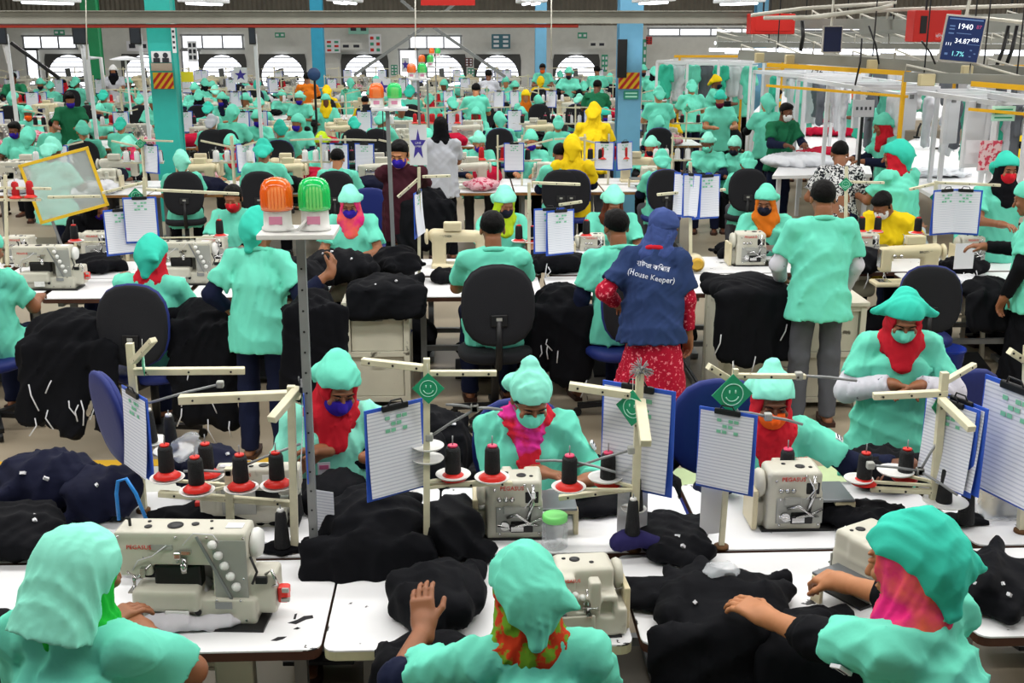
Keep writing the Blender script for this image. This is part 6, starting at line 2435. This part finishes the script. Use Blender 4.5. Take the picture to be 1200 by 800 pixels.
for i, (x, y) in enumerate(((1074, 162), (1108, 160), (1119, 172))):
    o = empty('hand_tool', at(x, y, .87), .4 * i, ('dark hand tool at the left of the large white table', 'dark hand tool in the middle of the large white table', 'dark hand tool at the right of the large white table')[i], 'tool')
    MB().tube([(0, 0, .02), (.02, 0, .16), (.05, 0, .24)], .018, 8).build('handle', BLACKP, o)
    MB().box((0, 0, .015), (.06, .14, .03), bev=.008).build('base', DKSTEEL, o)
o = MB().box((0, 0, .006), (.18, .11, .012), bev=.004).build('tablet_computer', BLACKP, loc=at(1098, 174, .86), rz=.3)
tag(o, 'dark tablet lying on the large white table', 'tablet')
o = MB().box((0, 0, 0), (.24, .003, .30)).build('paper_sheet', mat('pink_printed_sheet', '#e8c8cc', rough=.7, col2='#cf3f58', c2t=(.5, .56), c2scale=20), loc=V(1160, 182, 11.6), rz=.1)
tag(o, 'sheet with rows of pink and red print left of the red masked woman', 'paper')
o = MB().box((0, 0, 0), (.20, .003, .24)).build('paper_sheet', PLAINP, loc=V(1142, 178, 11.7), rz=.1)
tag(o, 'plain sheet with clip beside the pink printed sheet', 'paper')
t = empty('notice_sign', V(1012, 127, 13), 0, 'grey sign plate on a post left of the teal kerchief woman', 'sign')
MB().box((0, 0, 0), (.24, .008, .19), bev=.003).build('plate', mat('grey_sign_plate', '#b8bac0', rough=.5), t)
MB().box((0, .015, -.4), (.03, .02, .7)).build('post', DKSTEEL, t)
for i in range(4):
    MB().box((-.075 + .05 * i, -.006, 0), (.024, .003, .035)).build('mark', INK, t)
t = empty('notice_sign', V(1176, 133, 11.5), 0, 'pale green notice hanging above the red masked woman', 'sign')
MB().box((0, 0, 0), (.24, .006, .15), bev=.003).build('plate', mat('pale_green_plate', '#b9e6d4', rough=.5), t)
for i in range(3):
    MB().box((0, -.004, .04 - .04 * i), (.18, .002, .014)).build('line', SIGNG, t)
t = empty('notice_sign', V(1016, 94, 20), 0, 'white oval board numbered 742 over the racks', 'sign') if False else empty('notice_sign', V(957, 82, 17), 0, 'white rounded board numbered 742 over the racks', 'sign')
MB().box((0, 0, 0), (.32, .02, .16), bev=.01).build('plate', WPAINT, t)
text('lettering', '742', .12, INK, t, (0, -.012, 0), (PI / 2, 0, 0))

# yellow frames
def yellow(label, pts, posts):
    A, B = [V(*p) for p in pts]
    t = empty('yellow_frame', A, 0, label, 'frame')
    MB().bar((0, 0, 0), B - A, .045, .05).build('beam', YPAINT, t)
    for k in posts:
        p = (B - A) * k
        MB().bar(p, p - Vector((0, 0, (A + p).z)), .04, .04).build('post', YPAINT, t)
    MB().bar(Vector((0, 0, -.25)), B - A + Vector((0, 0, -.25)), .03, .03).build('rail', YPAINT, t)
    return t


yellow('yellow frame with post beside the teal kerchief woman', ((900, 76, 14.5), (1066, 86, 12.8)), (.97,))
yellow('yellow frame at the right edge above the white rack', ((1138, 98, 11.6), (1240, 106, 11.2)), (.98,))
yellow('yellow frame far back right of the big pillar', ((790, 66, 24), (920, 66, 24)), (.05, .62, .98))
yellow('yellow frame far back at the right', ((985, 76, 19), (1210, 78, 19)), (.1, .6))

# ------------------------------------------------------- overhead, right
TRAY = mat('grey_cable_tray', '#85867f', rough=.5, metal=.2, var=.15, vscale=2)
TUBE = mat('lit_tube_lamp', '#f4f8ff', emit=2.2)
WCON = mat('white_conduit', '#c9c6ba', rough=.5, var=.1)


def tray(label, a, b, w, h, m=TRAY, lamps=0, boxes=()):
    A, B = V(*a), V(*b)
    t = empty('cable_tray', A, 0, label, 'cable tray')
    d = B - A
    MB().bar((0, 0, 0), d, w, h, up=(0, 0, 1)).build('channel', m, t)
    g = MB()
    n = max(2, int(d.length / .5))
    for k in range(n):
        g.tube([d * (k / n), d * (k / n) + Vector((.0, -.02, .12 + .04 * (k % 3))), d * ((k + 1) / n)], .012, 5)
    g.build('cable', WCON, t)
    for k in range(3):
        p = d * (.15 + .35 * k)
        MB().bar(p, p + Vector((0, 0, ZC - (A + p).z)), .012, .012).build('hanger_rod', DKSTEEL, t)
    for k in range(lamps):
        p = d * ((k + .5) / lamps) + Vector((0, 0, -h / 2 - .04))
        q = d.normalized() * 1.1
        MB().bar(p - q * .5, p + q * .5, .06, .05).build('lamp', TUBE, t)
    for k in boxes:
        MB().box(d * k + Vector((0, -.08, -.02)), (.16, .08, .12), bev=.01).build('junction_box', mat('cream_junction_box', '#cdbf96', rough=.5), t)
    return t


tray('grey cable tray with cream boxes over the white racks', (868, 64, 15), (1215, 86, 11.8), .10, .12, boxes=(.08, .2, .5, .8))
tray('greenish grey beam between the red boxes', (925, 27, 16), (1072, 29, 13.4), .10, .12)
tray('grey tray under the monitor at the right edge', (1060, 90, 12), (1215, 95, 11.4), .08, .10, boxes=(.15,))
tray('dark cable tray high at the right edge', (1010, 30, 18), (1225, 26, 16), .14, .25)
for i, (Y, y) in enumerate(((18, 52), (21, 45), (24, 40), (28, 48), (32, 58))):
    tray('lamp tray crossing the finishing section, number %s from the camera' % ORD[i], (840, y, Y), (1240, y + 3, Y), .12, .08, lamps=6)
for i, (p, lab) in enumerate((([(895, 21), (960, 20), (1030, 10), (1046, 6)], 'white conduit sagging between the two red boxes'), ([(930, 22), (1000, 14), (1060, 11), (1215, 6)], 'long white conduit above the monitor'), ([(880, 18), (940, 10), (1050, 3)], 'thin white conduit at the top right'), ([(1100, 20), (1160, 22), (1215, 28)], 'pale conduit behind the monitor'))):
    pts = [V(x, y, 13.2 + .3 * i) for x, y in p]
    o = MB().tube([q - pts[0] for q in pts], .022, 8).build('conduit', WCON, loc=pts[0])
    tag(o, lab, 'pipe')
for i, (x0, y0, x1, y1, lab) in enumerate(((1182, 30, 1165, 85, 'left one of two slanting black straps at the right edge'), (1192, 30, 1176, 85, 'right one of two slanting black straps at the right edge'), (940, 24, 938, 60, 'dark hanging strap left of the small screen'), (1018, 30, 1030, 75, 'thin dark cable hanging right of the small screen'), (1010, 45, 1002, 100, 'dark hanging tool cord over the white table'), (1080, 48, 1096, 75, 'dark cable hanging under the large red box'))):
    A, B = V(x0, y0, 12.2), V(x1, y1, 12.2)
    o = MB().tube([(0, 0, 0), (B - A) * .5 + Vector((.02, 0, 0)), B - A], .02 if i < 3 else .01, 6).build('strap', BLACKP, loc=A)
    tag(o, lab, 'strap')

# red boxes, the production monitor and the small screen
RBX = mat('red_box_paint', '#c62018', rough=.45)
def redbox(label, px0, px1, py0, py1, Y, txt=None):
    a, b = V(px0, py0, Y), V(px1, py1, Y)
    t = empty('red_box', ((a.x + b.x) / 2, Y, (a.z + b.z) / 2), 0, label, 'box')
    w, h = b.x - a.x, a.z - b.z
    MB().box((0, 0, 0), (w, .25, h), bev=.01).build('body', RBX, t)
    MB().box((-w * .18, .0, h / 2 + .3), (.02, .02, .6)).build('hanger', DKSTEEL, t)
    if txt:
        f = MB().box((w * .22, -.128, -h * .32), (w * .5, .006, h * .24)).build('plate', mat('red_plate', '#d83a30', rough=.5), t)
        text('lettering', txt, h * .17, WP, f, (w * .22, -.133, -h * .32), (PI / 2, 0, 0), font=bf)
        MB().box((-w * .3, -.128, h * .05), (w * .14, .01, h * .55)).build('vent', BLACKP, t)
    else:
        MB().box((0, -.127, 0), (w * .8, .006, h * .7), bev=.002).build('door', RBX, t)
    return t


redbox('red box hanging at the end of the long grey beam', 878, 928, 16, 40, 15.4)
redbox('large red box with white lettering behind the monitor', 1068, 1118, 12, 49, 13.2, 'বিদ্যুৎ বোর্ড')
t = empty('monitor', V(1128, 46, 11.6), 0, 'large wall monitor with production numbers hanging at the upper right', 'monitor')
t.rotation_euler = (R(6), R(5), R(-12))
W_, H_ = .385, .45
MB().box((0, .02, 0), (W_, .04, H_), bev=.006).build('bezel', mat('silver_bezel', '#b9b4ac', rough=.4), t)
s_ = MB().box((0, -.002, 0), (W_ - .03, .006, H_ - .03)).build('screen', mat('navy_screen', '#1b2a52', rough=.25, emit=.35), t)
SW = mat('white_screen_digits', '#e8eef8', emit=.8)
SC_ = mat('cyan_screen_digits', '#7fd8e0', emit=.6)
SR_ = mat('magenta_screen_digits', '#a0406a', emit=.4)
for tx, sz, x, z, m in (('1940', .075, .0, .12, SW), ('34.87', .066, .0, -.02, SW), ('458', .05, .115, .0, SW), ('1.7%', .066, -.02, -.145, SC_), ('111', .042, -.125, -.055, SW), ('87', .05, .13, .125, SR_)):
    text('digits', tx, sz, m, s_, (x, -.006, z), (PI / 2, 0, 0))
for x, z, w_, h_ in ((0, .19, .32, .012), (-.12, .12, .05, .012), (-.12, .09, .05, .012), (-.12, .05, .05, .012), (0, .055, .14, .006), (.11, -.045, .12, .004), (.1, -.10, .02, .012), (.14, -.13, .02, .01), (.1, -.16, .02, .01), (-.13, -.15, .03, .02)):
    MB().box((x, -.0062, z), (w_, .002, h_)).build('screen_line', mat('dim_screen_line', '#5c78a8', emit=.2), s_)
MB().box((0, .06, .55), (.03, .02, .9)).build('bracket', WCON, t)
t = empty('monitor', V(975, 46, 13.5), R(14), 'small dark blue screen hanging between the two red boxes', 'monitor')
MB().box((0, 0, 0), (.25, .04, .30), bev=.006).build('bezel', mat('silver_bezel', '#b9b4ac'), t)
MB().box((-.005, -.021, 0), (.225, .006, .275)).build('screen', mat('dark_navy_screen', '#1a2344', rough=.25), t)
MB().box((0, .03, .4), (.02, .02, .6)).build('bracket', WCON, t)
# ------------------------------------------------------------ signs and overhead things
def plate(name, label, px0, px1, py0, py1, Y, m, cat='sign', th=.02, rz=0):
    a, b = V(px0, py0, Y), V(px1, py1, Y)
    t = empty(name, ((a.x + b.x) / 2, Y, (a.z + b.z) / 2), rz, label, cat)
    w, h = b.x - a.x, a.z - b.z
    MB().box((0, 0, 0), (w, th, h), bev=.002).build('plate', m, t)
    return t, w, h, -th / 2


HY = mat('hazard_yellow', '#f0c020', rough=.5)
HR = mat('hazard_red', '#c8241c', rough=.5)
for px0, px1, lab in ((179, 204, 'red and yellow striped hazard plate on the teal pillar'), (725, 749, 'red and yellow striped hazard plate on the light blue pillar')):
    t, w, h, y = plate('hazard_plate', lab, px0, px1, 85, 104, 16.14, HY)
    n = 3
    for k in range(-1, 4):
        # slanted stripe clipped to the plate
        x0 = -w / 2 + k * w / 3
        poly = [(x0, -h / 2), (x0 + w / 6, -h / 2), (x0 + w / 6 + h * .8, h / 2), (x0 + h * .8, h / 2)]
        out = poly
        for s, lim in ((1, w / 2), (-1, w / 2)):
            res = []
            for i in range(len(out)):
                p, q = out[i], out[(i + 1) % len(out)]
                pi, qi = s * p[0] <= lim, s * q[0] <= lim
                if pi:
                    res.append(p)
                if pi != qi:
                    f = (s * lim - p[0]) / (q[0] - p[0])
                    res.append((s * lim, p[1] + f * (q[1] - p[1])))
            out = res
            if not out:
                break
        if len(out) > 2:
            MB().prism(out, .003, (0, y - .001, 0), Euler((PI / 2, 0, 0))).build('stripe', HR, t)
t, w, h, y = plate('photo_poster', 'poster with two portrait photos on the teal pillar', 177, 201, 60, 73, 16.14, PLAINP, 'poster')
for x in (-.24, .22):
    MB().lathe([(.035, 0), (.035, .004)], (x * w, y, .02), Euler((PI / 2, 0, 0)), 14).box((x * w, y - .002, -.045), (.09, .004, .06)).build('portrait', INK, t)
t, w, h, y = plate('notice', 'typed notice under the portrait poster on the teal pillar', 177, 202, 74, 83, 16.14, mat('beige_notice', '#cbb9a6', rough=.7, col2='#8d8177', c2t=(.6, .9), c2scale=60, pattern='wave'), 'notice')
t, w, h, y = plate('notice', 'tall white lettered strip beside the teal pillar', 200, 207, 27, 62, 16.1, PLAINP, 'notice')
for k in range(5):
    MB().box((0, y - .001, h * (.4 - .18 * k)), (w * .6, .003, h * .08)).build('mark', INK, t)
t, w, h, y = plate('notice', 'small yellow sign right of the teal pillar', 212, 227, 84, 96, 16.5, mat('yellow_sign', '#e6cf2a', rough=.5), 'notice')
t, w, h, y = plate('notice', 'grid of small pictures on the wall right of the teal pillar', 219, 232, 48, 72, 30, PLAINP, 'notice')
for i in range(2):
    for j in range(3):
        MB().box((w * (-.22 + .44 * i), y - .001, h * (.3 - .3 * j)), (w * .3, .004, h * .2)).build('picture', INK, t)
t, w, h, y = plate('speaker', 'tall black panel on the light blue pillar', 724, 734, 46, 91, 16.12, BLACKP, 'panel', .05)
t, w, h, y = plate('notice', 'green label under the hazard plate of the light blue pillar', 731, 748, 106, 116, 16.14, mat('green_label', '#2f8f7a', rough=.5), 'notice')
for k in range(2):
    MB().box((0, y - .001, h * (.18 - .4 * k)), (w * .8, .003, h * .16)).build('line', SIGNG2, t)
# far wall signs
GS = mat('exit_sign_green', '#3f9a78', rough=.5)
for px0, px1, py0, py1, lab, m in (
        (63, 76, 35, 41, 'small green exit sign over the leftmost bright window', GS), (322, 334, 38, 44, 'small green exit sign left of the wall notices', GS), (677, 688, 38, 45, 'small green exit sign right of the far blue pillar', GS),
        (408, 432, 27, 40, 'wide white and green notice under the beam', mat('pale_teal_notice', '#8fc4b2')), (432, 447, 40, 63, 'white notice with a grid of red and green cells', PLAINP), (381, 399, 46, 62, 'white notice with red header on the far wall', PLAINP),
        (399, 424, 50, 58, 'row of black figures on the far wall', WALLM), (458, 466, 76, 88, 'green notice between the far fans', GS), (545, 554, 68, 78, 'framed dark red picture between the far fans', mat('dark_frame', '#5a2c26')),
        (576, 598, 40, 57, 'dark teal notice board at the middle of the far wall', mat('dark_teal_board', '#3f6f7c')), (705, 712, 64, 84, 'green round marked notice left of the big pillar', GS), (690, 710, 48, 56, 'green lettered line with figures on the far wall', WALLM),
        (757, 764, 43, 52, 'small red notice right of the big pillar', RBX), (750, 757, 46, 76, 'tall green notice right of the big pillar', GS), (148, 175, 48, 60, 'white sign board with dark marks left of the teal pillar', PLAINP), (548, 556, 80, 92, 'green notice sheet beside the red picture', GS)):
    t, w, h, y = plate('wall_notice', lab, px0, px1, py0, py1, 36.9, m, 'notice', .03)
    dk = m in (GS,) or 'dark' in m.name
    mk = PLAINP if dk else INK
    nx, nz = (2, 1) if w > 1.6 * h else (2, 3)
    for i in range(nx):
        for j in range(nz):
            mm = (HR, GS)[(i + j) % 2] if 'red' in lab and m is PLAINP else mk
            MB().box((w * (-.25 + .5 * i), y - .004, (h * .3 - h * .3 * j) if nz > 1 else 0), (w * .28, .008, h * (.16 if nz > 1 else .4))).build('mark', mm, t)

# small screens on white frames at the upper left
for px0, px1, lab in ((84, 103, 'small black screen on a white frame left of the teal pillar'), (151, 166, 'small black screen right beside the teal pillar'), (-4, 9, 'small black screen at the upper left corner'), (291, 300, 'narrow black screen left of the exit sign')):
    t, w, h, y = plate('monitor', lab, px0, px1, 28, 52, 18.5, BLACKP, 'monitor', .05)
    MB().box((0, y - .002, 0), (w * .86, .004, h * .86)).build('screen', mat('grey_dark_screen', '#3a3f48', rough=.2), t)
    g = MB().bar((w * .3, .05, 0), (w * .42, .05, -1.6), .05, .05)
    g.build('stand', WPAINT, t)
for pts, lab in (([(94, 33), (104, 120)], 'white upright pipe left of the teal pillar'), ([(0, 30), (10, 75)], 'white upright pipe at the upper left'), ([(103, 68), (118, 68), (122, 105)], 'white bent pipe before the green pillar')):
    ps = [V(x, y, 18.6) for x, y in pts]
    o = MB().tube([q - ps[0] for q in ps], .03, 8).build('pipe', WPAINT, loc=ps[0])
    tag(o, lab, 'pipe')
A, B = V(13, 50, 18), V(70, 92, 18)
o = MB().bar((0, 0, 0), B - A, .05, .05).build('boom', DKSTEEL, loc=A)
tag(o, 'dark slanting boom at the upper left', 'boom')
t = empty('sun_shade_lamp', V(147, 69, 22), 0, 'white flat lamp shade above the white capped worker', 'lamp')
MB().lathe([(.05, .05), (.28, 0), (.28, -.02), (.05, .02)], n=20).build('shade', WPAINT, t)
MB().bar((0, 0, 0), (.02, 0, -1.0), .03, .03).build('post', WPAINT, t)

# hanging tube lamps at the top
for i, (x, y) in enumerate(((57, 2), (240, 3), (405, 2), (622, 3), (765, 2), (865, 3))):
    Y = 12.5
    t = empty('ceiling_light', V(x, y - 2, Y), 0, 'hanging tube lamp at the top, ' + ORD[i] + ' from the left', 'lamp')
    MB().box((0, 0, .0), (.26, 1.3, .04), bev=.01).build('housing', WPAINT, t)
    MB().tube([(-.05, -.6, -.03), (-.05, .6, -.03)], .014, 8).build('tube', TUBE, t)
    MB().tube([(.05, -.6, -.03), (.05, .6, -.03)], .014, 8).build('tube', TUBE, t)
    MB().bar((0, 0, .02), (0, 0, ZC - t.location.z), .012, .012).build('hanger_rod', DKSTEEL, t)
MB().box((0, 0, 0), (.9, .1, .12)).build('red_roof_pipe', RBX, loc=V(525, 2, 20))
tag(bpy.data.objects['red_roof_pipe'], 'red pipe section at the top above the roof braces', 'pipe')
for i, x in enumerate((102, 487, 646)):
    A, B = V(x, 0, 15.2), V(x, 70, 15.2)
    o = MB().tube([(0, 0, .2), B - A], .008, 6).build('hanging_wire', WCON, loc=A)
    tag(o, ('white wire hanging left of the teal pillar', 'white wire hanging under the roof braces', 'white wire hanging at the far blue pillar')[i], 'wire')

# the other pairs of warning lights along the same line
ob, gb = Proto(beacon(ORANGE_L, 'warning_light', 'x')), Proto(beacon(GREEN_L, 'warning_light', 'x'))
for i, (xo, xg, y, Y) in enumerate(((441.8, 462.7, 126, 8.95), (482.5, 495, 92, 14.6), (494.5, 504.3, 78, 19.2), (506, 513, 66.5, 25.5))):
    a, b = V(xo, y, Y), V(xg, y, Y)
    lb = ('second', 'third', 'fourth', 'fifth')[i] + ' pair along the line'
    t = empty('lamp_pole', ((a.x + b.x) / 2 + .03, Y, .74), 0, 'grey pole with shelf for the warning lights of the ' + lb, 'lamp pole')
    MB().bar((0, 0, 0), (-.02, 0, a.z - .75), .03, .03).build('post', STEEL, t)
    MB().box((0, 0, a.z - .749), (.27, .2, .018)).build('shelf', WPAINT, t)
    ob.place(Vector((a.x, Y, a.z)), 0, 'orange warning light of the ' + lb, scale=.9)
    gb.place(Vector((b.x, Y, b.z)), 0, 'green warning light of the ' + lb, scale=.9)
star_card(447.5, 102.5, 14.4, .21, .21, 'white card with purple star beside the orange and green lights of the third pair', words=True)
star_card(282, 88, 19.4, .22, .24, 'white card with purple star right of the teal pillar', words=False)
star_card(475, 76, 24.4, .16, .28, 'small white card with purple star under the roof brace', words=False)
t = empty('fan', V(368, 87, 22), 0, 'round blue fan in front of the far blue pillar', 'fan')
MB().lathe([(.02, -.03), (.11, -.02), (.12, 0), (.11, .02), (.02, .03)], (0, 0, 0), Euler((PI / 2, 0, 0)), 24).build('grille', mat('navy_fan', '#22406a', rough=.5), t)
MB().bar((0, .05, 0), (0, .05, -1.0), .04, .04).build('post', DKSTEEL, t)
